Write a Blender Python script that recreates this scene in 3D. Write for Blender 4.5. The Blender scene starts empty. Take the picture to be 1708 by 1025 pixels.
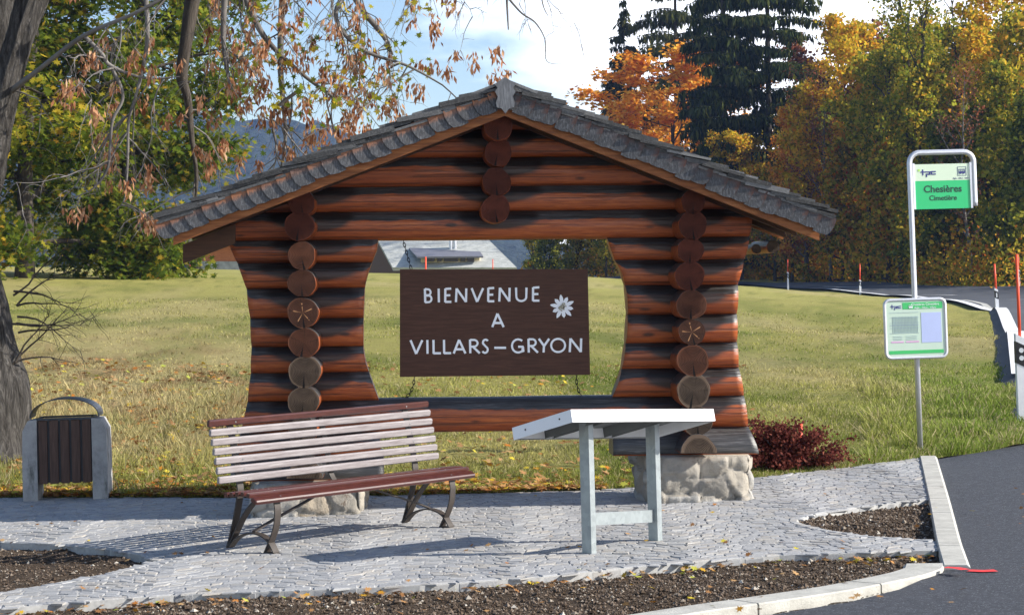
import bpy, math, random
import numpy as np
from mathutils import Vector, Matrix, Euler
from mathutils.geometry import tessellate_polygon

# ------------------------------------------------------------------ camera, sky, sun
S = bpy.context.scene
COL = S.collection
FPX, CXP, CYP, CH = 3700.0, 854.0, 512.5, 1.87        # focal length and centre in photo pixels, camera height
TANP, ROLL = 0.05, -0.009
HORY = 461.0
SHIFT = -(TANP + (CYP - HORY) / FPX)                 # in focal units
cd = bpy.data.cameras.new('camera'); cam = bpy.data.objects.new('camera', cd); COL.objects.link(cam)
cd.sensor_width = 36; cd.lens = FPX / 1708 * 36
cd.shift_y = SHIFT * FPX / 1708
cd.clip_end = 9000; cd.clip_start = 0.3
CAMR = Matrix.Rotation(math.pi / 2 + math.atan(TANP), 4, 'X') @ Matrix.Rotation(ROLL, 4, 'Z')
cam.matrix_world = Matrix.Translation((0, 0, CH)) @ CAMR
S.camera = cam
CAMO = Vector((0, 0, CH))

SUN_EL, SUN_AZ = math.radians(30.5), math.radians(9)      # azimuth: from +X turned towards the camera (-Y)
sdir = Vector((math.cos(SUN_EL) * math.cos(SUN_AZ), -math.cos(SUN_EL) * math.sin(SUN_AZ), math.sin(SUN_EL)))
ld = bpy.data.lights.new('sun', 'SUN'); ld.energy = 5.0; ld.angle = math.radians(0.5); ld.color = (1.0, 0.94, 0.84)
sun = bpy.data.objects.new('sun', ld); COL.objects.link(sun)
sun.rotation_euler = (-sdir).to_track_quat('-Z', 'Y').to_euler()

W = bpy.data.worlds.new('World'); S.world = W; W.use_nodes = True
nt = W.node_tree; N = nt.nodes; L = nt.links
bg = N['Background']
sky = N.new('ShaderNodeTexSky'); sky.sky_type = 'NISHITA'; sky.sun_disc = False
sky.sun_elevation = SUN_EL; sky.sun_rotation = math.atan2(sdir.x, sdir.y)
sky.altitude = 1000; sky.air_density = 1.0; sky.dust_density = 0.6; sky.ozone_density = 1.5
tc = N.new('ShaderNodeTexCoord'); mp = N.new('ShaderNodeMapping'); mp.inputs['Scale'].default_value = (1, 1, 3.0)
L.new(tc.outputs['Generated'], mp.inputs['Vector'])
cn = N.new('ShaderNodeTexNoise'); cn.inputs['Scale'].default_value = 3.2; cn.inputs['Detail'].default_value = 7; cn.inputs['Roughness'].default_value = 0.55
mp.inputs['Location'].default_value = (0.30, 0.0, 0.2)
L.new(mp.outputs[0], cn.inputs['Vector'])
sx = N.new('ShaderNodeSeparateXYZ'); L.new(tc.outputs['Generated'], sx.inputs[0])
ma = N.new('ShaderNodeMath'); ma.operation = 'MULTIPLY_ADD'; L.new(sx.outputs['X'], ma.inputs[0]); ma.inputs[1].default_value = 1.9
L.new(cn.outputs['Fac'], ma.inputs[2])
cr = N.new('ShaderNodeValToRGB'); cr.color_ramp.elements[0].position = 0.40; cr.color_ramp.elements[1].position = 0.58
L.new(ma.outputs[0], cr.inputs[0])
mx = N.new('ShaderNodeMixRGB'); mx.inputs['Color2'].default_value = (13.5, 13.8, 14.4, 1)
mr = N.new('ShaderNodeMapRange'); mr.interpolation_type = 'SMOOTHSTEP'; L.new(sx.outputs['Z'], mr.inputs['Value']); mr.inputs['From Min'].default_value = .20; mr.inputs['From Max'].default_value = .42; mr.inputs['To Min'].default_value = 1; mr.inputs['To Max'].default_value = 0
yr_ = N.new('ShaderNodeMapRange'); L.new(sx.outputs['Y'], yr_.inputs['Value']); yr_.inputs['From Min'].default_value = .1; yr_.inputs['From Max'].default_value = .6
mm0 = N.new('ShaderNodeMath'); mm0.operation = 'MULTIPLY'; L.new(mr.outputs[0], mm0.inputs[0]); mm0.inputs[1].default_value = 1.0
mm_ = N.new('ShaderNodeMath'); mm_.operation = 'MULTIPLY'; L.new(cr.outputs[0], mm_.inputs[0]); L.new(mm0.outputs[0], mm_.inputs[1]); L.new(mm_.outputs[0], mx.inputs['Fac']); L.new(sky.outputs[0], mx.inputs['Color1']); L.new(mx.outputs[0], bg.inputs['Color'])
bg.inputs['Strength'].default_value = 0.10
S.view_settings.view_transform = 'Standard'; S.view_settings.look = 'None'; S.view_settings.gamma = 1
S.view_settings.exposure = 0.85

# ------------------------------------------------------------------ helpers
def ray(x, y):
    v = Vector(((x - CXP) / FPX, (CYP - y) / FPX + SHIFT, -1))
    return (CAMR.to_3x3() @ v)
def P(x, y, Y):                       # point seen at photo pixel (x, y), Y metres ahead
    r = ray(x, y); return CAMO + r * (Y / r.y)
TILT = 0.022
def gt(X): return TILT * X            # the terrace climbs gently to the right
def G(x, y, dz=0.0):                  # point of the terrace plane under photo pixel
    r = ray(x, y); t = (dz - CH) / (r.z - TILT * r.x)
    return CAMO + r * t
def link(o, parent=None):
    COL.objects.link(o)
    if parent is not None: o.parent = parent
    return o
def setp(o, label=None, cat=None, group=None, kind=None):
    if label: o['label'] = label
    if cat: o['category'] = cat
    if group: o['group'] = group
    if kind: o['kind'] = kind
    return o
def thing(name, label, cat, loc=(0, 0, 0), rz=0.0, group=None):
    o = bpy.data.objects.new(name, None); o.empty_display_size = 0.2; link(o)
    o.location = loc; o.rotation_euler = (0, 0, rz)
    return setp(o, label, cat, group)
def mesh(name, V, F, mat, parent=None, smooth=False, attrs=None, fattr=None):
    me = bpy.data.meshes.new(name)
    me.from_pydata([tuple(v) for v in V], [], F)
    if mat is not None:
        for m in (mat if isinstance(mat, (list, tuple)) else [mat]): me.materials.append(m)
    if smooth: me.polygons.foreach_set('use_smooth', [True] * len(me.polygons))
    if attrs:
        for k, vals in attrs.items():
            a = me.attributes.new(k, 'FLOAT', 'POINT'); a.data.foreach_set('value', np.asarray(vals, dtype=np.float32))
    me.update()
    return link(bpy.data.objects.new(name, me), parent)
def fast_mesh(name, V, k, mat, parent=None, col=None, smooth=False):
    """V: (n*k,3) array, every k verts one face; col: (n*k,3) vertex colours"""
    V = np.asarray(V, dtype=np.float32).reshape(-1, 3); nv = len(V); nf = nv // k
    me = bpy.data.meshes.new(name)
    me.vertices.add(nv); me.vertices.foreach_set('co', V.ravel())
    me.loops.add(nv); me.loops.foreach_set('vertex_index', np.arange(nv, dtype=np.int32))
    me.polygons.add(nf); me.polygons.foreach_set('loop_start', np.arange(0, nv, k, dtype=np.int32))
    me.polygons.foreach_set('loop_total', np.full(nf, k, dtype=np.int32))
    if col is not None:
        a = me.color_attributes.new('tint', 'FLOAT_COLOR', 'POINT')
        c4 = np.ones((nv, 4), dtype=np.float32); c4[:, :3] = col; a.data.foreach_set('color', c4.ravel())
    me.materials.append(mat); me.update(calc_edges=True); me.validate()
    return link(bpy.data.objects.new(name, me), parent)
class MB:
    def __init__(s): s.V = []; s.F = []; s.M = []; s.A = []
    def add(s, V, F, m=0, a=0.0):
        b = len(s.V); s.V += [tuple(v) for v in V]; s.F += [tuple(b + i for i in f) for f in F]; s.M += [m] * len(F); s.A += [a] * len(V); return s
    def box(s, c, d, M=None, m=0, bev=0.0):
        x, y, z = d[0] / 2, d[1] / 2, d[2] / 2
        if bev <= 0:
            V = [(-x, -y, -z), (x, -y, -z), (x, y, -z), (-x, y, -z), (-x, -y, z), (x, -y, z), (x, y, z), (-x, y, z)]
            F = [(0, 3, 2, 1), (4, 5, 6, 7), (0, 1, 5, 4), (1, 2, 6, 5), (2, 3, 7, 6), (3, 0, 4, 7)]
        else:
            b = min(bev, x * .45, y * .45, z * .45); V = []
            for sx_ in (-1, 1):
                for sy in (-1, 1):
                    for sz in (-1, 1):
                        V += [(sx_ * (x - b), sy * (y - b), sz * z), (sx_ * (x - b), sy * y, sz * (z - b)), (sx_ * x, sy * (y - b), sz * (z - b))]
            def I(a, b_, c_, k): return ((a * 2 + b_) * 2 + c_) * 3 + k
            F = []
            for c_ in (0, 1): F.append([I(0, 0, c_, 0), I(1, 0, c_, 0), I(1, 1, c_, 0), I(0, 1, c_, 0)][::(1 if c_ else -1)])
            for b_ in (0, 1): F.append([I(0, b_, 0, 1), I(1, b_, 0, 1), I(1, b_, 1, 1), I(0, b_, 1, 1)][::(-1 if b_ else 1)])
            for a in (0, 1): F.append([I(a, 0, 0, 2), I(a, 1, 0, 2), I(a, 1, 1, 2), I(a, 0, 1, 2)][::(1 if a else -1)])
            for a in (0, 1):
                for b_ in (0, 1): F.append([I(a, b_, 0, 1), I(a, b_, 0, 2), I(a, b_, 1, 2), I(a, b_, 1, 1)][::(1 if a != b_ else -1)])
            for a in (0, 1):
                for c_ in (0, 1): F.append([I(a, 0, c_, 0), I(a, 0, c_, 2), I(a, 1, c_, 2), I(a, 1, c_, 0)][::(-1 if a != c_ else 1)])
            for b_ in (0, 1):
                for c_ in (0, 1): F.append([I(0, b_, c_, 0), I(0, b_, c_, 1), I(1, b_, c_, 1), I(1, b_, c_, 0)][::(1 if b_ != c_ else -1)])
            for a in (0, 1):
                for b_ in (0, 1):
                    for c_ in (0, 1): F.append([I(a, b_, c_, 0), I(a, b_, c_, 1), I(a, b_, c_, 2)])
        if M is None: V = [(v[0] + c[0], v[1] + c[1], v[2] + c[2]) for v in V]
        else: V = [tuple(Vector(c) + M @ Vector(v)) for v in V]
        return s.add(V, F, m)
    def tube(s, pts, r, n=8, m=0, cap=True):
        pts = [Vector(p) for p in pts]; k = len(pts)
        rs = r if isinstance(r, (list, tuple)) else [r] * k
        t0 = (pts[1] - pts[0]).normalized()
        up = Vector((0, 0, 1)) if abs(t0.z) < .9 else Vector((1, 0, 0))
        u = t0.cross(up).normalized(); V = []
        for i, p in enumerate(pts):
            t = (pts[min(i + 1, k - 1)] - pts[max(i - 1, 0)]).normalized()
            u = (u - t * u.dot(t)).normalized(); w = t.cross(u)
            for j in range(n):
                a = 2 * math.pi * j / n; V.append(p + (u * math.cos(a) + w * math.sin(a)) * rs[i])
        F = [(i * n + j, i * n + (j + 1) % n, (i + 1) * n + (j + 1) % n, (i + 1) * n + j) for i in range(k - 1) for j in range(n)]
        if cap: F += [tuple(range(n))[::-1], tuple((k - 1) * n + j for j in range(n))]
        return s.add(V, F, m)
    def bar(s, pts, wdir, w, t, m=0):      # flat bar of width w (along wdir) and thickness t along a polyline
        pts = [Vector(p) for p in pts]; wd = Vector(wdir).normalized(); V = []; k = len(pts)
        for i, p in enumerate(pts):
            tg = (pts[min(i + 1, k - 1)] - pts[max(i - 1, 0)]).normalized(); nn = tg.cross(wd).normalized()
            for a, b in ((-1, -1), (1, -1), (1, 1), (-1, 1)): V.append(p + wd * (a * w / 2) + nn * (b * t / 2))
        F = [(i * 4 + j, i * 4 + (j + 1) % 4, (i + 1) * 4 + (j + 1) % 4, (i + 1) * 4 + j) for i in range(k - 1) for j in range(4)]
        F += [(3, 2, 1, 0), tuple((k - 1) * 4 + j for j in range(4))]
        return s.add(V, F, m)
    def prism(s, poly, fn, t0, t1, m=0):   # 2-D outline extruded; fn(u, v, t) gives the point
        n = len(poly); V = [fn(p[0], p[1], t0) for p in poly] + [fn(p[0], p[1], t1) for p in poly]
        tri = tessellate_polygon([[Vector((p[0], p[1], 0)) for p in poly]])
        F = [tuple(t) for t in tri] + [tuple(i + n for i in t[::-1]) for t in tri]
        F += [(i, (i + 1) % n, n + (i + 1) % n, n + i) for i in range(n)]
        return s.add(V, F, m)
    def build(s, name, mat, parent=None, smooth=False, fix=True):
        o = mesh(name, s.V, s.F, mat, parent, smooth)
        if any(s.M): o.data.polygons.foreach_set('material_index', s.M)
        if fix:
            import bmesh
            bm = bmesh.new(); bm.from_mesh(o.data); bmesh.ops.recalc_face_normals(bm, faces=bm.faces); bm.to_mesh(o.data); bm.free()
        return o
def interp(x, xs, ys): return float(np.interp(x, xs, ys))
def pip(X, Y, poly):                   # points in polygon
    X = np.asarray(X); Y = np.asarray(Y); ins = np.zeros(X.shape, bool); n = len(poly); j = n - 1
    for i in range(n):
        xi, yi = poly[i]; xj, yj = poly[j]
        c = ((yi > Y) != (yj > Y)) & (X < (xj - xi) * (Y - yi) / (yj - yi + 1e-12) + xi); ins ^= c; j = i
    return ins
def vnoise(x, y, seed=0):              # cheap smooth 2-D noise, 0..1
    x = np.asarray(x, float); y = np.asarray(y, float)
    xi = np.floor(x).astype(np.int64); yi = np.floor(y).astype(np.int64); fx = x - xi; fy = y - yi
    def h(a, b):
        n = (a * 374761393 + b * 668265263 + seed * 1442695041) & 0x7fffffff
        n = ((n ^ (n >> 13)) * 1274126177) & 0x7fffffff
        return ((n ^ (n >> 16)) & 0xffff) / 65535.0
    fx = fx * fx * (3 - 2 * fx); fy = fy * fy * (3 - 2 * fy)
    return (h(xi, yi) * (1 - fx) + h(xi + 1, yi) * fx) * (1 - fy) + (h(xi, yi + 1) * (1 - fx) + h(xi + 1, yi + 1) * fx) * fy
def fbm(x, y, seed=0, o=4):
    r = 0; a = .5; s_ = 0
    for i in range(o): r = r + a * vnoise(x * 2 ** i, y * 2 ** i, seed + i); s_ += a; a *= .55
    return r / s_

# ------------------------------------------------------------------ materials
class NT:
    def __init__(s, name, rough=.8, spec=.3):
        s.m = bpy.data.materials.new(name); s.m.use_nodes = True; s.t = s.m.node_tree; s.N = s.t.nodes; s.L = s.t.links
        s.b = s.N['Principled BSDF']; s.b.inputs['Roughness'].default_value = rough; s.b.inputs['Specular IOR Level'].default_value = spec
        s.tc = s.N.new('ShaderNodeTexCoord')
    def coord(s, kind='Object', scale=(1, 1, 1), rot=(0, 0, 0)):
        mp = s.N.new('ShaderNodeMapping'); mp.inputs['Scale'].default_value = scale; mp.inputs['Rotation'].default_value = rot
        s.L.new(s.tc.outputs[kind], mp.inputs['Vector']); return mp.outputs[0]
    def noise(s, vec, scale, detail=4, rough=.55, dist=0.0):
        n = s.N.new('ShaderNodeTexNoise'); n.inputs['Scale'].default_value = scale; n.inputs['Detail'].default_value = detail
        n.inputs['Roughness'].default_value = rough; n.inputs['Distortion'].default_value = dist; s.L.new(vec, n.inputs['Vector']); return n.outputs['Fac']
    def vor(s, vec, scale, feature='F1', out='Distance'):
        n = s.N.new('ShaderNodeTexVoronoi'); n.feature = feature; n.inputs['Scale'].default_value = scale; s.L.new(vec, n.inputs['Vector']); return n.outputs[out]
    def ramp(s, fac, stops):
        r = s.N.new('ShaderNodeValToRGB'); e = r.color_ramp.elements
        e[0].position, e[0].color = stops[0][0], (*stops[0][1], 1) if len(stops[0][1]) == 3 else stops[0][1]
        e[1].position, e[1].color = stops[-1][0], (*stops[-1][1], 1)
        for p_, c in stops[1:-1]:
            x = e.new(p_); x.color = (*c, 1)
        s.L.new(fac, r.inputs[0]); return r.outputs[0]
    def mixc(s, fac, a, b, mode='MIX'):
        m = s.N.new('ShaderNodeMixRGB'); m.blend_type = mode
        for k, v in (('Fac', fac), ('Color1', a), ('Color2', b)):
            if hasattr(v, 'is_linked') or hasattr(v, 'links'): s.L.new(v, m.inputs[k])
            else: m.inputs[k].default_value = v if isinstance(v, float) else (*v, 1)
        return m.outputs[0]
    def math(s, op, a, b=0.0, clamp=False):
        m = s.N.new('ShaderNodeMath'); m.operation = op; m.use_clamp = clamp
        for i, v in enumerate((a, b)):
            if isinstance(v, (int, float)): m.inputs[i].default_value = v
            else: s.L.new(v, m.inputs[i])
        return m.outputs[0]
    def smooth(s, v, a, b):
        m = s.N.new('ShaderNodeMapRange'); m.interpolation_type = 'SMOOTHSTEP'; m.inputs['From Min'].default_value = a; m.inputs['From Max'].default_value = b
        s.L.new(v, m.inputs['Value']); return m.outputs[0]
    def attr(s, name, out='Fac'):
        a = s.N.new('ShaderNodeAttribute'); a.attribute_name = name; return a.outputs[out]
    def island(s):
        g = s.N.new('ShaderNodeNewGeometry'); return g.outputs['Random Per Island']
    def normz(s, nm='Normal'):
        g = s.N.new('ShaderNodeNewGeometry'); x = s.N.new('ShaderNodeSeparateXYZ'); s.L.new(g.outputs[nm], x.inputs[0]); return x.outputs['Z']
    def bump(s, h, strength=.5, dist=.01):
        b = s.N.new('ShaderNodeBump'); b.inputs['Strength'].default_value = strength; b.inputs['Distance'].default_value = dist
        s.L.new(h, b.inputs['Height']); s.L.new(b.outputs[0], s.b.inputs['Normal'])
    def col(s, c):
        if hasattr(c, 'links'): s.L.new(c, s.b.inputs['Base Color'])
        else: s.b.inputs['Base Color'].default_value = (*c, 1)
        return s
    def leafy(s, c, trans=.35):           # diffuse + translucent foliage
        d = s.N.new('ShaderNodeBsdfDiffuse'); t = s.N.new('ShaderNodeBsdfTranslucent'); mx_ = s.N.new('ShaderNodeMixShader'); mx_.inputs[0].default_value = trans
        s.L.new(c, d.inputs[0]); s.L.new(c, t.inputs[0]); s.L.new(d.outputs[0], mx_.inputs[1]); s.L.new(t.outputs[0], mx_.inputs[2])
        s.L.new(mx_.outputs[0], s.N['Material Output'].inputs['Surface']); return s.m

def plain(name, c, rough=.6, metal=0.0, spec=.4, var=.15, scale=8.0, bump=.15):
    t = NT(name, rough, spec); v = t.coord()
    n = t.noise(v, scale, 5); t.col(t.ramp(n, [(.25, tuple(x * (1 - var) for x in c)), (.75, tuple(min(1, x * (1 + var)) for x in c))]))
    t.b.inputs['Metallic'].default_value = metal
    if bump: t.bump(t.noise(v, scale * 6, 4), bump, .004)
    return t.m

def wood_log(name, grey=0.0):
    t = NT(name, .38, .5); vs = t.coord('Object', (1.2, 14, 14)); vl = t.coord('Object', (.8, 2, 2))
    grain = t.noise(vs, 3.5, 6, .65, .6); big = t.noise(vl, 2.2, 4)
    base = t.ramp(grain, [(.28, (.15, .028, .007)), (.5, (.44, .094, .016)), (.75, (.68, .21, .042))])
    base = t.mixc(t.smooth(big, .35, .85), base, (.26, .055, .011), 'MIX')
    base = t.mixc(.55, base, t.ramp(grain, [(.25, (.11, .022, .007)), (.8, (.46, .115, .026))]))
    knots = t.smooth(t.vor(t.coord('Object', (1.0, 3, 3)), 2.4), .17, .07)
    base = t.mixc(knots, base, (.05, .014, .006))
    oi = t.N.new('ShaderNodeObjectInfo'); base = t.mixc(t.math('MULTIPLY', oi.outputs['Random'], .55), base, t.mixc(.5, base, (.22, .050, .013)))
    nz = t.normz(); w = t.math('ADD', nz, t.math('MULTIPLY', t.math('SUBTRACT', t.noise(t.coord('Object', (1.4, 6, 6)), 2.4, 6, .65), .5), .55))
    top = t.smooth(w, .27 - grey, .38 - grey)
    greyc = t.ramp(t.noise(t.coord('Object', (.9, 16, 16)), 4, 6, .7), [(.3, (.018, .018, .018)), (.55, (.055, .055, .057)), (.8, (.19, .19, .195))])
    c = t.mixc(top, base, greyc)
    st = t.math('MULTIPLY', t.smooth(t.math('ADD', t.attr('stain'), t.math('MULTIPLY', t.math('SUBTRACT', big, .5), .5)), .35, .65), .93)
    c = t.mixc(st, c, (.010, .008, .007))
    # checks along the grain
    crack = t.smooth(t.noise(t.coord('Object', (.30, 22, 22)), 2.3, 3, .5, .2), .565, .60)
    c = t.mixc(t.math('MULTIPLY', crack, .55), c, (.015, .008, .006)); t.col(c)
    t.bump(t.math('ADD', grain, t.math('MULTIPLY', crack, -.8)), .45, .012)
    return t.m
M = {}
M['log'] = wood_log('varnished_log')
M['greylog'] = wood_log('weathered_log', .9)
def endgrain(name, c0, c1, star=0):
    t = NT(name, .75, .2); v = t.coord('Object', (1, 0.02, 1)); o = t.coord('Object', (1, 1, 1))
    n = t.noise(o, 5, 4); s_ = t.N.new('ShaderNodeVectorMath'); s_.operation = 'LENGTH'; t.L.new(v, s_.inputs[0])
    r = t.math('ADD', s_.outputs['Value'], t.math('MULTIPLY', n, .03)); ring = t.math('SINE', t.math('ADD', t.math('MULTIPLY', r, 520.0), t.math('MULTIPLY', n, 6.0)))
    c = t.ramp(ring, [(0.0, c0), (1.0, c1)])
    c = t.mixc(t.smooth(t.noise(o, 9, 5), .35, .7), c, tuple(x * .55 for x in c0))
    x = t.N.new('ShaderNodeSeparateXYZ'); t.L.new(o, x.inputs[0])
    ax = t.math('ABSOLUTE', t.math('ADD', x.outputs['X'], t.math('MULTIPLY', t.math('SUBTRACT', n, .5), .03)))
    zz = t.smooth(x.outputs['Z'], .005, -.13)
    slit = t.math('LESS_THAN', ax, t.math('MULTIPLY', zz, .009))
    at2 = t.N.new('ShaderNodeMath'); at2.operation = 'ARCTAN2'; t.L.new(x.outputs['X'], at2.inputs[0]); t.L.new(x.outputs['Z'], at2.inputs[1])
    oi = t.N.new('ShaderNodeObjectInfo'); rad = t.math('ABSOLUTE', t.math('SINE', t.math('ADD', t.math('ADD', t.math('MULTIPLY', at2.outputs[0], 2.5), t.math('MULTIPLY', oi.outputs['Random'], 6.0)), t.math('MULTIPLY', n, 1.2))))
    c = t.mixc(t.math('MULTIPLY', t.smooth(rad, .10, .02), t.smooth(oi.outputs['Random'], .1, .5)), c, tuple(q * .18 for q in c0)); c = t.mixc(t.math('MULTIPLY', oi.outputs['Random'], .6), c, tuple(q * .4 for q in c0))
    if star:
        ry = t.math('ABSOLUTE', t.math('SINE', t.math('MULTIPLY', at2.outputs[0], 2.5))); c = t.mixc(t.math('MULTIPLY', t.math('MULTIPLY', t.smooth(ry, .22, .08), t.smooth(s_.outputs['Value'], .085, .07)), t.smooth(t.noise(o, 25, 3), .35, .5)), c, (.46, .24, .11))
    rim = t.smooth(s_.outputs['Value'], .108, .13)
    c = t.mixc(t.math('MULTIPLY', rim, .5), c, tuple(min(1, q * 1.9) for q in c1))
    c = t.mixc(slit, c, (.004, .003, .003)); t.col(c); t.bump(t.math('SUBTRACT', t.math('MULTIPLY', ring, .15), slit), .6, .008); return t.m
M['endstar'] = None
M['endbrown'] = endgrain('log_end_brown', (.075, .026, .013), (.115, .044, .022))
M['endstar'] = endgrain('log_end_star', (.065, .025, .014), (.095, .038, .020), 1)
M['endred'] = endgrain('log_end_red', (.085, .020, .010), (.125, .033, .016))
M['endgrey'] = endgrain('log_end_grey', (.060, .040, .027), (.115, .080, .056))
def shingle(name, c0, c1, c2, rs=.25):
    t = NT(name, .7, .35); g = t.noise(t.coord('Object', (3, 3, 3)), 14, 7, .75, .8)
    c = t.ramp(g, [(.25, c0), (.5, c1), (.8, c2)])
    c = t.mixc(rs, c, t.ramp(t.island(), [(0, c0), (.5, c1), (1, c2)])); t.col(c); t.bump(g, .5, .01); return t.m
M['shingle'] = shingle('weathered_roof_shingle', (.010, .010, .010), (.055, .055, .056), (.26, .26, .26), .55)
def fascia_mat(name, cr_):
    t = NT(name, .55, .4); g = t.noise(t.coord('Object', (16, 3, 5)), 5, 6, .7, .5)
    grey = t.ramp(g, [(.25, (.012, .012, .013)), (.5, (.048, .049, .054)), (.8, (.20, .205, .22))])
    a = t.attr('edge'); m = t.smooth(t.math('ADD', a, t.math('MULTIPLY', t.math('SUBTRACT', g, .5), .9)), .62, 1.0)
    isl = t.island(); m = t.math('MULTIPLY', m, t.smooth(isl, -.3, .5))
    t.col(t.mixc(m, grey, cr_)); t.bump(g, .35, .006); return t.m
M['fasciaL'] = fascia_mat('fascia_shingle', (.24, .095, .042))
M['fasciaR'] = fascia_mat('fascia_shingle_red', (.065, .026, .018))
def plank(name, c0, c1, c2, sc=(1, 12, 12), rough=.6, spec=.3, bump=.3):
    t = NT(name, rough, spec); g = t.noise(t.coord('Object', sc), 4, 6, .65, .5)
    t.col(t.ramp(g, [(.25, c0), (.5, c1), (.8, c2)])); t.bump(g, bump, .005); return t.m
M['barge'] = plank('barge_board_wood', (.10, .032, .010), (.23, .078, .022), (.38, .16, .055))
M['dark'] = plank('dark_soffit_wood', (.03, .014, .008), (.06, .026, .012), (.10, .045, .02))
M['signwood'] = plank('sign_board_brown', (.040, .014, .0075), (.062, .024, .013), (.10, .042, .024), (1.2, 1, 16), .6, .3, .2)
M['ornament'] = plank('grey_ornament_wood', (.06, .06, .066), (.13, .135, .145), (.25, .26, .28), (18, 3, 2))
M['white'] = plain('white_letter_paint', (.80, .82, .86), .5, var=.04)
M['petalc'] = plain('flower_centre', (.35, .33, .25), .8, var=.5, scale=60)
M['blacksteel'] = plain('dark_bench_steel', (.040, .031, .026), .62, .0, .5, .2, 20, .1)
M['bolt'] = plain('bolt_steel', (.5, .5, .5), .3, .9)
M['chain'] = plain('rusty_chain', (.03, .024, .02), .6, .5)
M['galv'] = None
t = NT('galvanised_steel', .42, .5); v = t.coord(); n1 = t.vor(v, 26, 'F1', 'Color'); sp = t.N.new('ShaderNodeSeparateColor'); t.L.new(n1, sp.inputs[0])
t.col(t.mixc(.5, t.ramp(sp.outputs[0], [(0, (.24, .27, .28)), (1, (.36, .40, .41))]), t.ramp(t.noise(v, 6, 5), [(.3, (.25, .28, .29)), (.7, (.38, .42, .42))])))
t.b.inputs['Metallic'].default_value = .35; M['galv'] = t.m
M['galvdark'] = plain('zinc_with_shade', (.17, .18, .18), .6, .2, .4, .2, 6, 0)  # zinc darkened to paint the shade beneath the sloping panel
M['panelwhite'] = plain('white_coated_panel', (.80, .80, .82), .35, var=.02, bump=0)
M['steel'] = plain('brushed_steel_tube', (.66, .67, .70), .30, .45, .5, .05, 30, 0)
t = NT('bench_slat_varnish', .28, .55); g = t.noise(t.coord('Object', (2, 22, 22)), 4, 6, .7, .5)
t.col(t.ramp(g, [(.25, (.030, .009, .007)), (.5, (.062, .016, .012)), (.8, (.12, .036, .025))])); t.b.inputs['Coat Weight'].default_value = .35; t.b.inputs['Coat Roughness'].default_value = .25; t.bump(g, .15, .003); M['slat'] = t.m
t = NT('bench_back_slat_sheen', .38, .6); g = t.noise(t.coord('Object', (1.2, 20, 20)), 4, 6, .7, .5)  # back slats: grey-white sun sheen painted into their base colour
t.col(t.ramp(g, [(.25, (.14, .115, .115)), (.5, (.26, .232, .235)), (.8, (.43, .405, .405))])); t.bump(g, .15, .003); M['slatpale'] = t.m
t = NT('bin_concrete', .9, .2); v = t.coord(); c = t.ramp(t.noise(v, 5, 8, .7), [(.3, (.20, .20, .20)), (.5, (.33, .33, .33)), (.75, (.44, .44, .43))])
c = t.mixc(t.smooth(t.noise(t.coord('Object', (1, 1, .25)), 9, 5, .7), .55, .75), c, (.10, .105, .095)); t.col(c); t.bump(t.noise(v, 60, 5), .4, .006); M['concrete'] = t.m
M['binwood'] = plank('bin_slat_wood', (.035, .020, .016), (.075, .042, .032), (.13, .08, .06), (14, 14, 1))
M['binsteel'] = plain('bin_hood_steel', (.035, .042, .055), .45, .4, .5, .2, 12, .1)
t = NT('boulder_masonry', .85, .25); v = t.coord(); c = t.ramp(t.noise(v, 3.2, 8, .65, .6), [(.28, (.26, .24, .21)), (.45, (.42, .39, .34)), (.62, (.56, .53, .48)), (.8, (.70, .67, .62))])
c = t.mixc(t.smooth(t.noise(v, 8, 6, .7), .58, .72), c, (.25, .19, .14)); c = t.mixc(.5, c, t.ramp(t.island(), [(0, (.36, .31, .26)), (.4, (.50, .50, .48)), (.75, (.60, .55, .46)), (1, (.42, .43, .44))]))
t.col(c); t.bump(t.noise(v, 14, 9, .7, .3), .9, .03); M['stone'] = t.m
t = NT('pier_mortar', .9, .2); v = t.coord(); t.col(t.ramp(t.noise(v, 8, 6), [(.3, (.36, .34, .31)), (.7, (.52, .50, .46))])); t.bump(t.noise(v, 25, 6), .7, .02); M['mortar'] = t.m
t = NT('joint_sand', .95, .1); v = t.coord(); t.col(t.ramp(t.noise(v, 30, 4), [(.3, (.34, .34, .335)), (.7, (.48, .475, .46))])); M['joint'] = t.m
t = NT('paving_sett', .75, .3); v = t.coord(); c = t.ramp(t.island(), [(0, (.20, .205, .22)), (.3, (.28, .285, .30)), (.6, (.36, .36, .365)), (.8, (.31, .295, .275)), (.93, (.42, .38, .33)), (1, (.19, .18, .175))])
c = t.mixc(.35, c, t.ramp(t.noise(v, 2.5, 7, .75), [(.3, (.24, .245, .255)), (.7, (.42, .42, .41))])); c = t.mixc(t.smooth(t.noise(v, 70, 4), .5, .75), c, (.42, .42, .42)); c = t.mixc(t.smooth(t.noise(v, .8, 6, .7), .52, .75), c, t.mixc(.5, c, (.20, .19, .175))); t.col(c); t.bump(t.noise(v, 55, 5, .7), .5, .006); M['sett'] = t.m
t = NT('kerb_stone', .85, .25); v = t.coord(); c = t.ramp(t.noise(v, 6, 8, .75), [(.3, (.32, .31, .28)), (.5, (.44, .43, .39)), (.75, (.56, .55, .50))]); c = t.mixc(t.smooth(t.noise(v, 120, 2), .55, .8), c, (.30, .29, .28)); t.col(c); t.bump(t.noise(v, 80, 4), .5, .006); M['kerb'] = t.m
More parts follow.
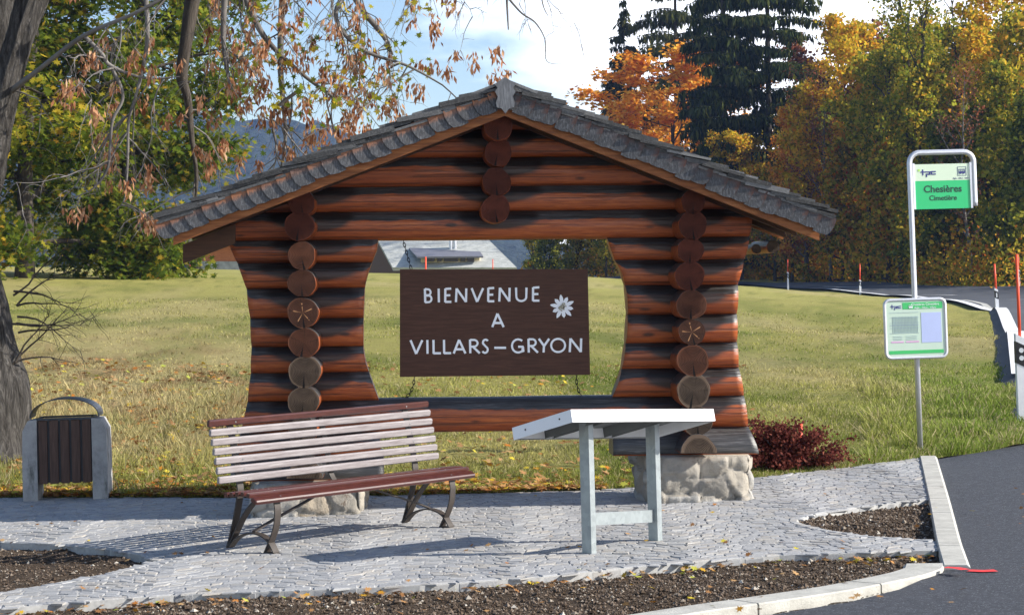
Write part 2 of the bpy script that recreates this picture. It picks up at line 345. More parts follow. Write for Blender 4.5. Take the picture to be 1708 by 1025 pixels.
t = NT('fresh_asphalt', .72, .35); v = t.coord(); c = t.ramp(t.noise(v, 160, 3, .8), [(.3, (.018, .020, .026)), (.55, (.040, .043, .052)), (.8, (.10, .105, .115))]); c = t.mixc(t.smooth(t.noise(v, 20, 6, .95), .50, .58), c, (.085, .09, .108)); c = t.mixc(t.smooth(t.vor(v, 38), .24, .12), c, (.19, .195, .21)); c = t.mixc(t.smooth(t.noise(v, 1.1, 5), .45, .75), c, t.mixc(.5, c, (.05, .053, .064))); t.col(c); t.bump(t.noise(v, 130, 3, .8), 1.0, .008); M['asphalt'] = t.m
t = NT('road_asphalt', .8, .3); v = t.coord(); t.col(t.ramp(t.noise(v, .6, 8, .7), [(.3, (.055, .058, .068)), (.7, (.085, .09, .10))])); M['road'] = t.m
M['paint'] = plain('road_paint', (.75, .75, .75), .6, var=.1)
M['redpaint'] = plain('red_spray_paint', (.75, .03, .03), .7, var=.1, bump=0)
t = NT('soil', .95, .1); v = t.coord(); c = t.ramp(t.noise(v, 22, 8, .75), [(.3, (.045, .032, .023)), (.55, (.10, .075, .055)), (.78, (.19, .15, .115))]); t.col(c); t.bump(t.noise(v, 30, 8, .8), 1.0, .04); M['soil'] = t.m
t = NT('soil_clod', .95, .1); t.col(t.ramp(t.island(), [(0, (.05, .034, .024)), (.5, (.115, .085, .062)), (.88, (.18, .14, .11)), (.96, (.30, .26, .21)), (1, (.50, .46, .40))])); M['clod'] = t.m
t = NT('fallen_leaf', .8, .2); M['leaf_litter'] = t.leafy(t.ramp(t.island(), [(0, (.20, .09, .035)), (.3, (.36, .20, .09)), (.5, (.45, .29, .14)), (.7, (.42, .15, .03)), (.85, (.55, .42, .05)), (1, (.35, .40, .08))]), .15)
t = NT('meadow', .95, .1); v = t.coord(); a = t.attr('tint', 'Color')
c = t.mixc(t.smooth(t.noise(v, 1.3, 9, .8), .35, .7), a, t.mixc(.5, a, (.30, .24, .10))); c = t.mixc(t.smooth(t.noise(v, 7, 6, .8), .5, .72), c, t.mixc(.6, a, (.030, .050, .010))); t.col(c); t.bump(t.noise(v, 5, 8, .85), 1.0, .12); M['meadow'] = t.m
t = NT('grass_blade', .8, .2); M['blade'] = t.leafy(t.attr('tint', 'Color'), .35)
t = NT('bark_grey', .9, .15); v = t.coord('Object', (3, 3, .55)); g = t.noise(v, 4.5, 8, .75, 1.2); c = t.ramp(g, [(.32, (.022, .020, .018)), (.5, (.085, .078, .072)), (.72, (.24, .225, .21))]); t.col(c); t.bump(g, 1.0, .09); M['bark'] = t.m
t = NT('bark_dark', .9, .15); v = t.coord('Object', (3, 3, .7)); g = t.noise(v, 4, 6, .7, 1); t.col(t.ramp(g, [(.3, (.025, .020, .017)), (.7, (.10, .085, .07))])); t.bump(g, .8, .05); M['barkdark'] = t.m
t = NT('twig_bark', .8, .2); t.col(t.ramp(t.noise(t.coord(), 3, 3), [(.3, (.085, .075, .07)), (.7, (.22, .205, .19))])); M['twig'] = t.m
def leafmat(name, stops, tr=.35):
    t = NT(name); tr = min(.6, tr + .2); return t.leafy(t.ramp(t.island(), stops), tr)
M['seed'] = leafmat('dry_seed_bunch', [(0, (.18, .07, .035)), (.4, (.40, .18, .09)), (.8, (.58, .32, .18)), (1, (.70, .48, .30))], .25)
M['maple'] = leafmat('maple_leaves', [(0, (.05, .09, .012)), (.4, (.12, .17, .022)), (.75, (.22, .25, .030)), (.93, (.36, .30, .035)), (1, (.40, .22, .03))], .45)
M['mapleyel'] = leafmat('yellow_green_leaves', [(0, (.09, .13, .014)), (.4, (.24, .27, .028)), (.7, (.44, .38, .04)), (1, (.58, .38, .04))], .45)
M['yg'] = leafmat('autumn_olive_leaves', [(0, (.10, .13, .016)), (.35, (.32, .34, .032)), (.7, (.58, .50, .05)), (.9, (.72, .50, .05)), (1, (.72, .32, .04))], .4)
M['gold'] = leafmat('autumn_gold_leaves', [(0, (.22, .20, .02)), (.35, (.60, .46, .035)), (.7, (.80, .54, .05)), (1, (.80, .32, .035))], .4)
M['orange'] = leafmat('autumn_orange_leaves', [(0, (.45, .13, .02)), (.4, (.80, .34, .035)), (.8, (.88, .48, .07)), (1, (.80, .55, .10))], .4)
M['rust'] = leafmat('rust_red_leaves', [(0, (.12, .04, .025)), (.5, (.30, .10, .05)), (1, (.42, .20, .10))], .3)
M['dullgreen'] = leafmat('dark_green_leaves', [(0, (.045, .07, .013)), (.5, (.17, .20, .026)), (1, (.42, .38, .045))], .3)
M['spruce'] = leafmat('spruce_needles', [(0, (.014, .024, .011)), (.5, (.038, .056, .020)), (.85, (.085, .10, .030)), (1, (.15, .145, .04))], .12)
M['olive_spruce'] = leafmat('olive_spruce_needles', [(0, (.022, .030, .012)), (.5, (.055, .068, .022)), (1, (.12, .115, .035))], .12)
M['shrub'] = leafmat('barberry_leaves', [(0, (.07, .018, .016)), (.5, (.16, .045, .038)), (1, (.28, .10, .07))], .25)
M['under'] = leafmat('understorey_leaves', [(0, (.09, .11, .014)), (.4, (.38, .34, .035)), (.7, (.68, .44, .045)), (.9, (.74, .30, .03)), (1, (.50, .09, .02))], .35)

# ------------------------------------------------------------------ terrain
near_edge = [(1708, 640, 31), (1690, 565, 52), (1661, 525, 77), (1560, 503, 109), (1480, 496, 125), (1434, 491, 132), (1380, 485, 141), (1240, 476, 169), (1000, 468, 200)]
far_edge = [(2300, 490, 90), (1708, 480.5, 127), (1540, 478.5, 147), (1400, 475.5, 176), (1240, 472, 186), (1000, 465, 215)]
edge_px = [(-1600, 829), (-600, 829), (0, 829), (400, 829), (640, 826), (860, 820), (1000, 816), (1250, 797), (1400, 780), (1535, 762), (1620, 753), (1708, 738), (2100, 690), (2900, 640)]
edge_w = [G(x, y) for x, y in edge_px]
CP = [tuple(p) for p in edge_w]
for x, y, D in near_edge + far_edge: CP.append(tuple(P(x, y, D)))
for x, y, D in [(-1500, 445, 110), (-500, 445, 110), (0, 447, 110), (300, 448, 110), (640, 456, 110), (860, 459, 112), (1000, 462, 115), (1240, 475.5, 125), (1100, 470, 118)]: CP.append(tuple(P(x, y, D)))
CP += [(-12, 35, .7), (-5, 35, .65), (0, 35, .60), (5, 38, .5), (10, 45, .55), (-30, 60, 1.4), (-10, 60, 1.35), (0, 60, 1.25), (10, 70, 1.0), (25, 45, .5), (-60, 30, 0.3)]
CP += [(-60, 170, -1.0), (-30, 170, -1.5), (0, 170, -1.2), (-100, 170, 0), (-40, 250, -2), (0, 250, 0), (60, 260, 3.5), (100, 220, 4), (120, 300, 4), (80, 150, 3.0), (-80, 300, -2), (0, 340, 1)]
CP = np.array(CP)
def _tk(r): return np.where(r > 0, r * r * np.log(r + 1e-9), 0)
def _fit():
    xy = CP[:, :2] / 50.0; n = len(xy)
    K = _tk(np.linalg.norm(xy[:, None] - xy[None], axis=2)) + np.eye(n) * 2e-4
    A = np.zeros((n + 3, n + 3)); A[:n, :n] = K; A[:n, n] = 1; A[:n, n + 1:] = xy; A[n, :n] = 1; A[n + 1:, :n] = xy.T
    return np.linalg.solve(A, np.r_[CP[:, 2], 0, 0, 0]), xy
_w, _xy = _fit()
def zt(X, Y):
    X = np.atleast_1d(np.asarray(X, float)); Y = np.atleast_1d(np.asarray(Y, float))
    q = np.c_[np.clip(X, -120, 140), np.clip(Y, 5, 330)] / 50.0; n = len(_xy)
    out = np.empty(len(q))
    for i in range(0, len(q), 20000):
        qq = q[i:i + 20000]
        out[i:i + 20000] = _tk(np.linalg.norm(qq[:, None] - _xy[None], axis=2)) @ _w[:n] + _w[n] + qq @ _w[n + 1:]
    return np.clip(out, -4, 7)
def z1(X, Y): return float(zt(X, Y)[0])
def meadow_col(X, Y, rnd=0):
    X = np.asarray(X, float); Y = np.asarray(Y, float)
    px = CXP + X / Y * FPX
    g = np.array([.15, .19, .035]); st = np.array([.50, .41, .21]); ye = np.array([.36, .34, .10]); br = np.array([.33, .20, .11])
    lush = np.array([.17, .25, .04])
    n1 = fbm(X * .9, Y * .35, 3); n2 = fbm(X * .25, Y * .09, 9); n3 = fbm(X * 2.3, Y * 1.1, 21)
    fy = np.clip((n1 - .42) * 3 + .45, 0, 1)[:, None]
    c = g * (1 - fy) + ye * fy
    left = np.clip((600 - px) / 200, 0, 1) * np.clip((Y - 21.5) / 2.5, 0, 1) * np.clip((46 - Y) / 14, 0, 1)
    m = np.clip(left * (.45 + 1.3 * (n1 - .3)), 0, 1)[:, None]; c = c * (1 - m) + st * m
    m = np.clip(left * np.clip((n3 - .5) * 5, 0, 1) * np.clip((Y - 23) / 4, 0, 1), 0, .9)[:, None]; c = c * (1 - m) + br * m
    nr = (np.clip((22.5 - Y) / 2, 0, 1) * .55)[:, None]; c = c * (1 - nr) + g * nr
    far = np.clip((Y - 45) / 40, 0, 1)[:, None] * .65; c = c * (1 - far) + (ye * 1.15) * far
    rt = (np.clip((px - 1380) / 200, 0, 1) * np.clip((45 - Y) / 15, 0, 1) * .7)[:, None]; c = c * (1 - rt) + lush * rt
    m = np.clip((n2 - .55) * 3, 0, .5)[:, None]; c = c * (1 - m) + st * m
    m = np.clip((n3 - .62) * 4, 0, .6)[:, None]; c = c * (1 - m) + g * .8 * m
    return c
pxs = np.r_[np.linspace(-1600, -100, 40), np.linspace(-80, 1800, 260), np.linspace(1840, 2900, 30)]
rows = np.r_[0, np.cumsum(np.geomspace(.05, 9, 120))]; rows = rows / rows[-1]
ex = np.array([e[0] for e in edge_px], float)
u = np.array([e.x / e.y for e in edge_w]); eY = np.array([e.y for e in edge_w])
uu = np.interp(pxs, ex, u); e0 = np.interp(pxs, ex, eY)
Yg = e0[None] + rows[:, None] * (420 - e0[None]); Xg = uu[None] * Yg
Zg = zt(Xg.ravel(), Yg.ravel()).reshape(Xg.shape)
bumpz = (fbm(Xg * 1.1, Yg * 1.1, 5) - .5) * .10 * np.clip((Yg - e0[None]) / 3, 0, 1) * np.clip((70 - Yg) / 30, 0, 1)
Zg = Zg + bumpz
nr, ncx = Xg.shape
V = np.c_[Xg.ravel(), Yg.ravel(), Zg.ravel()]
F = [(i * ncx + j, i * ncx + j + 1, (i + 1) * ncx + j + 1, (i + 1) * ncx + j) for i in range(nr - 1) for j in range(ncx - 1)]
me_o = mesh('meadow', V, F, M['meadow'], smooth=True); setp(me_o, kind='structure')
ca = me_o.data.color_attributes.new('tint', 'FLOAT_COLOR', 'POINT'); c4 = np.ones((len(V), 4), np.float32); c4[:, :3] = meadow_col(V[:, 0], V[:, 1]); ca.data.foreach_set('color', c4.ravel())
def zmesh(X, Y): return zt(X, Y) + (fbm(np.asarray(X) * 1.1, np.asarray(Y) * 1.1, 5) - .5) * .10 * np.clip((np.asarray(Y) - 19.5) / 3, 0, 1) * np.clip((70 - np.asarray(Y)) / 30, 0, 1)
# wide base ground below everything else
o = mesh('ground', [(-4000, -60, -6.5), (4000, -60, -6.5), (4000, 6000, -6.5), (-4000, 6000, -6.5)], [(0, 1, 2, 3)], M['yg' if 0 else 'soil']); setp(o, kind='structure')

# ------------------------------------------------------------------ paving, beds, kerb, asphalt
front_px = [(1563, 916), (1440, 920), (1300, 925), (1200, 932), (1050, 945), (900, 961), (700, 975), (500, 983), (300, 990), (150, 1001), (0, 1013), (-500, 1040)]
bedR_px = [(1549, 832), (1500, 837), (1430, 845), (1360, 856), (1326, 868), (1370, 881), (1450, 893), (1561, 901)]
bedL_up = [(-500, 898), (-200, 900), (0, 903), (100, 907), (180, 914), (235, 924), (257, 934)]
bedL_lo = [(230, 942), (180, 955), (100, 970), (0, 987), (-300, 1012), (-500, 1022)]
pave_px = [(-500, 828.5)] + [(x, y) for x, y in edge_px[2:10]] + bedR_px + front_px + bedL_lo[::-1] + bedL_up[::-1]
pave = [(G(x, y).x, G(x, y).y) for x, y in pave_px]
mb = MB(); mb.prism(pave, lambda a, b, t_: (a, b, gt(a) + t_), -.16, -.004); o = mb.build('paving_bed', M['joint']); o.name = 'paving'; setp(o, kind='structure')
rng = np.random.default_rng(4)
# setts in segmental arcs
sp_ = .086; Wd = 1.15
def warp(a, b):
    tt = (a / Wd) % 1.0; return a, b + .30 * np.sin(np.pi * tt)
us = np.arange(-9.5, 6.2, sp_); vs_ = np.arange(12.0, 24.5, sp_ * .95)
Vv = []
pa = np.array(pave)
jit = lambda: rng.normal(0, .0055)
quads = []
for bi, b in enumerate(vs_):
    off = rng.uniform(0, sp_); x = -9.5 + off
    while x < 6.2:
        w_ = rng.uniform(.070, .125); quads.append((x, x + w_, b)); x += w_ + .001
quads = np.array(quads); cx_ = (quads[:, 0] + quads[:, 1]) / 2; wx, wy = warp(cx_, quads[:, 2])
keep = pip(wx, wy, pave); quads = quads[keep]
g = .0025; hh = sp_ * .95 - 2 * g
SV = []; SF = []
for q0, q1, b in quads:
    cs = [(q0 + g, b - hh / 2), (q1 - g, b - hh / 2), (q1 - g, b + hh / 2), (q0 + g, b + hh / 2)]
    P2 = []
    for a_, b_ in cs:
        X_, Y_ = warp(a_, b_); P2.append((X_ + jit(), Y_ + jit()))
    mxx = sum(p[0] for p in P2) / 4; myy = sum(p[1] for p in P2) / 4; h0 = rng.normal(0, .0018); tx, ty = rng.normal(0, .022, 2)
    k = len(SV)
    for (X_, Y_) in P2: SV.append((X_, Y_, gt(X_) - .010))
    for (X_, Y_) in P2: SV.append((X_, Y_, gt(X_) - .0012 + h0))
    for (X_, Y_) in P2:
        X2, Y2 = mxx + (X_ - mxx) * .84, myy + (Y_ - myy) * .84; SV.append((X2, Y2, gt(X2) + .0008 + h0 + tx * (X2 - mxx) + ty * (Y2 - myy)))
    for r_ in (0, 4):
        for j in range(4): SF.append((k + r_ + j, k + r_ + (j + 1) % 4, k + r_ + 4 + (j + 1) % 4, k + r_ + 4 + j))
    SF.append((k + 8, k + 9, k + 10, k + 11))
o = mesh('paving_setts', SV, SF, M['sett']); setp(o, kind='structure')
# edging row of larger stones along the beds
def edging(pts_px, name, wid=.13, mat='sett', ln=(.10, .19), out=1, dz=.0):
    mb = MB(); pts = [G(x, y) for x, y in pts_px]; rr = random.Random(5)
    seg = [(pts[i], pts[i + 1]) for i in range(len(pts) - 1)]; tot = [0]
    for a_, b_ in seg: tot.append(tot[-1] + (b_ - a_).length)
    def at(s_):
        s_ = min(max(s_, 0), tot[-1]); i = max(j for j in range(len(seg)) if tot[j] <= s_ + 1e-9); a_, b_ = seg[i]
        f_ = (s_ - tot[i]) / max(1e-6, tot[i + 1] - tot[i]); return a_.lerp(b_, f_)
    s_ = 0
    while s_ < tot[-1] - .03:
        l_ = min(rr.uniform(*ln), tot[-1] - s_); a_, b_ = at(s_ + .0015), at(s_ + l_ - .0015); d = (b_ - a_); m_ = (a_ + b_) / 2
        if d.length > .02:
            ang = math.atan2(d.y, d.x); nrm = Vector((-math.sin(ang), math.cos(ang), 0)) * out
            c_ = m_ + nrm * (wid / 2 + rr.uniform(-.003, .003)); c_.z = gt(c_.x) - .0715 + dz + rr.uniform(-.002, .002)
            mb.box(c_, (d.length, wid, .15), Matrix.Rotation(ang, 3, 'Z') @ Matrix.Rotation(-math.atan(TILT) * math.cos(ang), 3, 'Y'), bev=.014)
        s_ += l_
    o = mb.build(name, M[mat]); setp(o, kind='structure'); return o
edging(front_px, 'paving_edge', out=-1, wid=.10); edging(bedR_px, 'paving_edge', out=-1, wid=.08)
edging(bedL_up, 'paving_edge', out=1, wid=.085); edging(bedL_lo, 'paving_edge', out=1, wid=.085)
# kerb
kin = [(1534, 762), (1549, 832), (1562, 905), (1574, 947)]; 
kfront = [(1574, 949), (1500, 968), (1420, 985), (1300, 1003), (1180, 1021), (1000, 1050), (700, 1090), (200, 1140)]
def kerb(pts_px, wid, side, name='kerb', h=.016):
    pts = []
    for k in range(len(pts_px)): pts.append(G(*pts_px[k]))
    c = [pts[0]]
    for i in range(len(pts) - 1):
        for k in range(1, 9): c.append(pts[i].lerp(pts[i + 1], k / 8))
    for _ in range(3): c = [c[0]] + [(c[i - 1] + c[i] * 2 + c[i + 1]) / 4 for i in range(1, len(c) - 1)] + [c[-1]]
    d = [0]
    for i in range(len(c) - 1): d.append(d[-1] + (c[i + 1] - c[i]).length)
    def at_(s_):
        x = float(np.interp(s_, d, [p.x for p in c])); y = float(np.interp(s_, d, [p.y for p in c])); return Vector((x, y, 0))
    mb = MB(); s_ = 0
    while s_ < d[-1] - .05:
        l_ = min(1.0, d[-1] - s_); n = 9; V = []
        for k in range(n):
            q = s_ + .007 + (l_ - .014) * k / (n - 1); p = at_(q); e = at_(min(q + .05, d[-1])) - at_(max(q - .05, 0)); e.normalize(); nn_ = Vector((-e.y, e.x, 0)) * side
            for o_, z_ in ((0, -.13), (0, h - .008), (.008, h), (wid - .02, h - .002), (wid, h - .02), (wid, -.13)): w_ = p + nn_ * o_; V.append((w_.x, w_.y, gt(w_.x) + z_))
        F = [(k * 6 + j, k * 6 + j + 1, (k + 1) * 6 + j + 1, (k + 1) * 6 + j) for k in range(n - 1) for j in range(5)] + [tuple(range(6)), tuple((n - 1) * 6 + j for j in range(6))]
        mb.add(V, F); s_ += l_
    o = mb.build(name, M['kerb']); setp(o, kind='structure')
kerb([(1534, 762), (1549, 832), (1562, 905), (1573.5, 946)], .165, 1)
kerb([(1575, 941), (1574, 950), (1545, 960), (1500, 970), (1420, 986), (1300, 1004), (1180, 1021), (1000, 1050), (700, 1090), (200, 1140)], .25, -1, h=.012)
# soil beds
def soil(poly_px, name, depth=.07, n=9000, seed=1):
    poly = [(G(x, y).x, G(x, y).y) for x, y in poly_px]; A_ = np.array(poly); x0, y0 = A_.min(0); x1, y1 = A_.max(0)
    st_ = .035; gx = np.arange(x0 - .1, x1 + .1, st_); gy = np.arange(y0 - .1, y1 + .1, st_)
    XX, YY = np.meshgrid(gx, gy); ZZ = gt(XX) - depth + (fbm(XX * 6, YY * 6, seed) - .5) * .05 + (fbm(XX * 1.2, YY * 1.2, seed + 7) - .5) * .06
    ins = pip(XX[:-1, :-1] + st_ / 2, YY[:-1, :-1] + st_ / 2, poly); import itertools
    nn_ = XX.shape[1]; idx = np.argwhere(pip(XX[:-1, :-1] + .0175, YY[:-1, :-1] + .0175, poly) | np.roll(ins, 1, 0) | np.roll(ins, -1, 0) | np.roll(ins, 1, 1) | np.roll(ins, -1, 1))
    V = np.c_[XX.ravel(), YY.ravel(), ZZ.ravel()]; F = [(i * nn_ + j, i * nn_ + j + 1, (i + 1) * nn_ + j + 1, (i + 1) * nn_ + j) for i, j in idx]
    o = mesh(name, V, F, M['soil'], smooth=True); setp(o, kind='structure')
    rr = np.random.default_rng(seed); px_ = rr.uniform(x0, x1, n * 3); py_ = rr.uniform(y0, y1, n * 3); k_ = pip(px_, py_, poly); px_ = px_[k_][:n]; py_ = py_[k_][:n]; m = len(px_)
    pz = gt(px_) - depth + (fbm(px_ * 6, py_ * 6, seed) - .5) * .05 + (fbm(px_ * 1.2, py_ * 1.2, seed + 7) - .5) * .06
    r_ = np.clip(rr.lognormal(-5.1, .5, m), .003, .024)
    octv = np.array([(1, 0, 0), (0, 1, 0), (-1, 0, 0), (0, -1, 0), (0, 0, .75), (0, 0, -.6)]); octf = [(0, 1, 4), (1, 2, 4), (2, 3, 4), (3, 0, 4), (1, 0, 5), (2, 1, 5), (3, 2, 5), (0, 3, 5)]
    ang = rr.uniform(0, 6.28, m); VV = octv[None] * r_[:, None, None] * rr.uniform(.6, 1.3, (m, 6, 1)); ca_, sa_ = np.cos(ang), np.sin(ang)
    x_ = VV[..., 0] * ca_[:, None] - VV[..., 1] * sa_[:, None]; y_ = VV[..., 0] * sa_[:, None] + VV[..., 1] * ca_[:, None]
    VV = np.stack([x_ + px_[:, None], y_ + py_[:, None], VV[..., 2] + pz[:, None] + r_[:, None] * .35], -1).reshape(-1, 3)
    F = [(k * 6 + a_, k * 6 + b_, k * 6 + c_) for k in range(m) for a_, b_, c_ in octf]
    o = mesh('soil_clods', VV, F, M['clod']); setp(o, 'brown soil crumbs and pale pebbles lying on the planting bed', 'soil', kind='stuff')
    return poly
bF = soil(front_px + [(-500, 1140), (200, 1140), (700, 1090), (1000, 1050), (1180, 1021), (1300, 1003), (1420, 985), (1500, 968), (1574, 949)], 'soil_bed', .045, 42000, 11)
bR = soil(bedR_px, 'soil_bed', .045, 9000, 12)
bL = soil(bedL_up + bedL_lo, 'soil_bed', .045, 11000, 13)
# asphalt lane to the right and in front
def sheet(poly_px, name, mat, dz): 
    poly = [(G(x, y).x, G(x, y).y) for x, y in poly_px]; tri = tessellate_polygon([[Vector((p[0], p[1], 0)) for p in poly]])
    o = mesh(name, [(a_, b_, gt(a_) + dz) for a_, b_ in poly], [tuple(t_) for t_ in tri], M[mat]); setp(o, kind='structure')
    if o.data.polygons[0].normal.z < 0: o.data.flip_normals()
    return o
sheet([(1545, 766), (1620, 753.5), (1708, 738.5), (2100, 690), (2900, 640), (4200, 900), (4200, 2600), (-2500, 2600), (-1500, 1300), (200, 1155), (700, 1105), (1000, 1065), (1180, 1036), (1300, 1018), (1420, 998), (1500, 978), (1582, 942), (1568, 905), (1555, 832)], 'asphalt_lane', 'asphalt', -.014)
mb = MB()
p0, p1 = G(1574, 946), G(1660, 948.5)
def flat_strip(mb, pts, w, dz, m=0):
    V = []; n = len(pts)
    for i, p in enumerate(pts):
        d = (pts[min(i + 1, n - 1)] - pts[max(i - 1, 0)]).normalized(); nn = Vector((-d.y, d.x, 0)) * w / 2
        for q in (p - nn, p + nn): V.append((q.x, q.y, q.z + dz))
    mb.add(V, [(2 * i, 2 * i + 2, 2 * i + 3, 2 * i + 1) for i in range(n - 1)], m)
flat_strip(mb, [G(1616, 948), G(1640, 949), G(1661, 948)], .09, -.008)
flat_strip(mb, [G(1577, 945, .028), G(1596, 946, .028), G(1611, 949, .028)], .07, .0)
o = mb.build('paint_mark', M['redpaint'], fix=False); setp(o, 'short red spray paint line across the kerb onto the asphalt', 'paint mark')

# main road far right
def strip(A_, B_, name, mat, dz, n=160):
    def res(pts):
        pts = [P(*p) for p in pts]; d = [0]
        for i in range(len(pts) - 1): d.append(d[-1] + (pts[i + 1] - pts[i]).length)
        q = np.linspace(0, d[-1], n); return np.interp(q, d, [p.x for p in pts]), np.interp(q, d, [p.y for p in pts])
    ax, ay = res(A_); bx, by = res(B_); V = []; m = 14
    for k in range(m + 1):
        f_ = k / m; X_ = ax * (1 - f_) + bx * f_; Y_ = ay * (1 - f_) + by * f_; V.append(np.c_[X_, Y_, zt(X_, Y_) + dz])
    V = np.concatenate(V); F = [(i * n + j, i * n + j + 1, (i + 1) * n + j + 1, (i + 1) * n + j) for i in range(m) for j in range(n - 1)]
    o = mesh(name, V, F, M[mat], smooth=True); setp(o, kind='structure'); return o
nr_ = [(1800, 720, 26)] + near_edge; fr_ = far_edge
strip(nr_, [(2600, 500, 60)] + far_edge, 'road', 'road', .12)
def drape(pts, w, dz, name, mat):
    mb = MB(); ps = []
    pp = [P(*p) for p in pts]
    for i in range(len(pp) - 1):
        for k in range(8): ps.append(pp[i].lerp(pp[i + 1], k / 8))
    ps.append(pp[-1]); zz = zt([p.x for p in ps], [p.y for p in ps]); ps = [Vector((p.x, p.y, z)) for p, z in zip(ps, zz)]
    flat_strip(mb, ps, w, dz); o = mb.build(name, M[mat], fix=False); setp(o, kind='structure'); return o
drape([(x, y - .6, D) for x, y, D in near_edge[:7]], .34, .145, 'road_edge_line', 'paint')
for a_, b_ in (((1538, 487.5, 124), (1592, 488, 119)), ((1682, 492.5, 104), (1760, 494, 98)), ((1375, 481, 152), (1440, 482.5, 143))):
    drape([a_, b_], .40, .145, 'road_centre_line', 'paint')
# raised kerb along the curve (grey band)
mb = MB(); pk_ = [P(x, y, D) for x, y, D in [(1860, 800, 22), (1735, 690, 27), (1706, 620, 36), (1690, 570, 50), (1668, 534, 72), (1640, 516, 88), (1600, 508, 99)]]
q = []
for i in range(len(pk_) - 1):
    for k in range(12): q.append(pk_[i].lerp(pk_[i + 1], k / 12))
V = []
for i, p in enumerate(q):
    d = (q[min(i + 1, len(q) - 1)] - q[max(i - 1, 0)]).normalized(); n_ = Vector((-d.y, d.x, 0)).normalized(); n_ = n_ if n_.x < 0 else -n_; z = z1(p.x, p.y)
    for o_, h_ in ((-.15, -.1), (-.15, .14), (.10, .14), (.60, -.08)): c = p + n_ * o_; V.append((c.x, c.y, z + h_))
n = len(q); mb.add(V, [(i * 4 + j, i * 4 + j + 1, (i + 1) * 4 + j + 1, (i + 1) * 4 + j) for i in range(n - 1) for j in range(2)])
mb2 = MB(); mb2.add(V, [(i * 4 + 2, i * 4 + 3, (i + 1) * 4 + 3, (i + 1) * 4 + 2) for i in range(n - 1)]); o = mb2.build('pavement_strip', M['road']); setp(o, kind='structure')
o = mb.build('road_kerb', M['kerb']); setp(o, kind='structure')

# ------------------------------------------------------------------ log shelter
PSI = math.radians(2.5); KO = Vector((0, 18.5, 0)); cP, sP = math.cos(PSI), math.sin(PSI)
def K(x, y, yl=0.0):                   # photo pixel -> shelter-local (x, z) on the plane y_local = yl
    r = ray(x, y); d0 = Vector((0, 0, CH)) - KO
    ly = lambda v: -v.x * sP + v.y * cP
    t = (yl - ly(d0)) / ly(r); p = d0 + r * t
    return Vector((p.x * cP + p.y * sP, yl, p.z))
kiosk = thing('log_shelter', 'open gabled shelter of stacked round logs on two boulder piers behind the bench', 'log shelter', KO, PSI)
YF, YB = -.85, .95
pk = K(842, 130, YF); el = K(268, 353, YF); er = K(1386, 346, YF)
slL = (pk.z - el.z) / (pk.x - el.x); slR = (pk.z - er.z) / (er.x - pk.x)
def rooftop(x): return pk.z - (slL * (pk.x - x) if x < pk.x else slR * (x - pk.x))
rowb = [217, 263, 310, 352, 397, 435.5, 478, 526.5, 573.5, 617, 664, 711]          # underside of each course in the photo
zb = [K(840, y).z for y in rowb]
yl_prof = ([300, 352, 397, 415, 437, 458, 480, 531, 579, 624, 668, 701, 730], [372, 376, 380, 388, 398, 406, 413, 419, 421, 419, 413.6, 406.6, 398])
li_prof = ([397, 415, 437, 458, 480, 531, 579, 600, 624, 668, 700], [631, 629, 620, 612, 608.5, 606.5, 606.5, 610, 618, 634, 645])
ri_prof = ([390, 397, 415, 433, 455, 476, 500, 522, 568, 590, 610, 635, 660, 711], [1009, 1011, 1016, 1023, 1035, 1041, 1044.5, 1045.5, 1043, 1040, 1037, 1031, 1021, 1008])
ro_prof = ([300, 352, 405, 434, 475, 520, 568, 610, 660, 707, 711, 752], [1254, 1253, 1247, 1240, 1229, 1227, 1227, 1229, 1238, 1244, 1244, 1259])
def prof(pr):
    zz = [K(840, y).z for y in pr[0]][::-1]
    xx = [K(x, y).x for x, y in zip(pr[1], pr[0])][::-1]
    return lambda z: float(np.interp(z, zz, xx))
LO, LI, RI, RO = prof(yl_prof), prof(li_prof), prof(ri_prof), prof(ro_prof)
xcL, xcR, xcM = K(520, 500).x, K(1141, 500).x, K(829, 280).x
rl = random.Random(3)
def log(name, zc, r, xa, xb, crosses, mat='log', yc=0.0, flat=None, seed=0):
    """horizontal log along x; xa(z), xb(z) give where its ends are cut"""
    n = 22; L_ = xb(zc) - xa(zc); ns = max(4, int(L_ / .05)); V = []; A = []
    ph = rl.uniform(0, 9); w1 = rl.uniform(.9, 1.6); tap = rl.uniform(-.03, .03)
    for i in range(ns + 1):
        t_ = i / ns
        for j in range(n):
            a = 2 * math.pi * j / n; rr = r * (1 + tap * (t_ - .5) + .012 * math.sin(t_ * L_ * w1 * 3 + ph) + .010 * math.sin(2 * a + ph + t_ * 3))
            z = zc + rr * math.sin(a)
            if flat is not None: z = max(z, flat)
            x0, x1 = xa(z), xb(z); x = x0 + (x1 - x0) * t_; V.append((x, yc - rr * math.cos(a), z))
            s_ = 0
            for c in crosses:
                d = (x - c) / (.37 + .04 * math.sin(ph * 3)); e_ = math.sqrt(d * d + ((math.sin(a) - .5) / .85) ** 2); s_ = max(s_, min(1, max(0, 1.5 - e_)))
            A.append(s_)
    F = [(i * n + j, i * n + (j + 1) % n, (i + 1) * n + (j + 1) % n, (i + 1) * n + j) for i in range(ns) for j in range(n)]
    F += [tuple(range(n))[::-1], tuple(ns * n + j for j in range(n))]
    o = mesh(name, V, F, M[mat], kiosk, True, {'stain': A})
    for k in (-1, -2): o.data.polygons[k].use_smooth = False
    return o
def roofx(side, dz=.21):
    if side < 0: return lambda z: max(LO(min(z, zb[3])) - .0, pk.x - (pk.z - dz - z) / slL)
    return lambda z: min(RO(min(z, zb[3])), pk.x + (pk.z - dz - z) / slR)
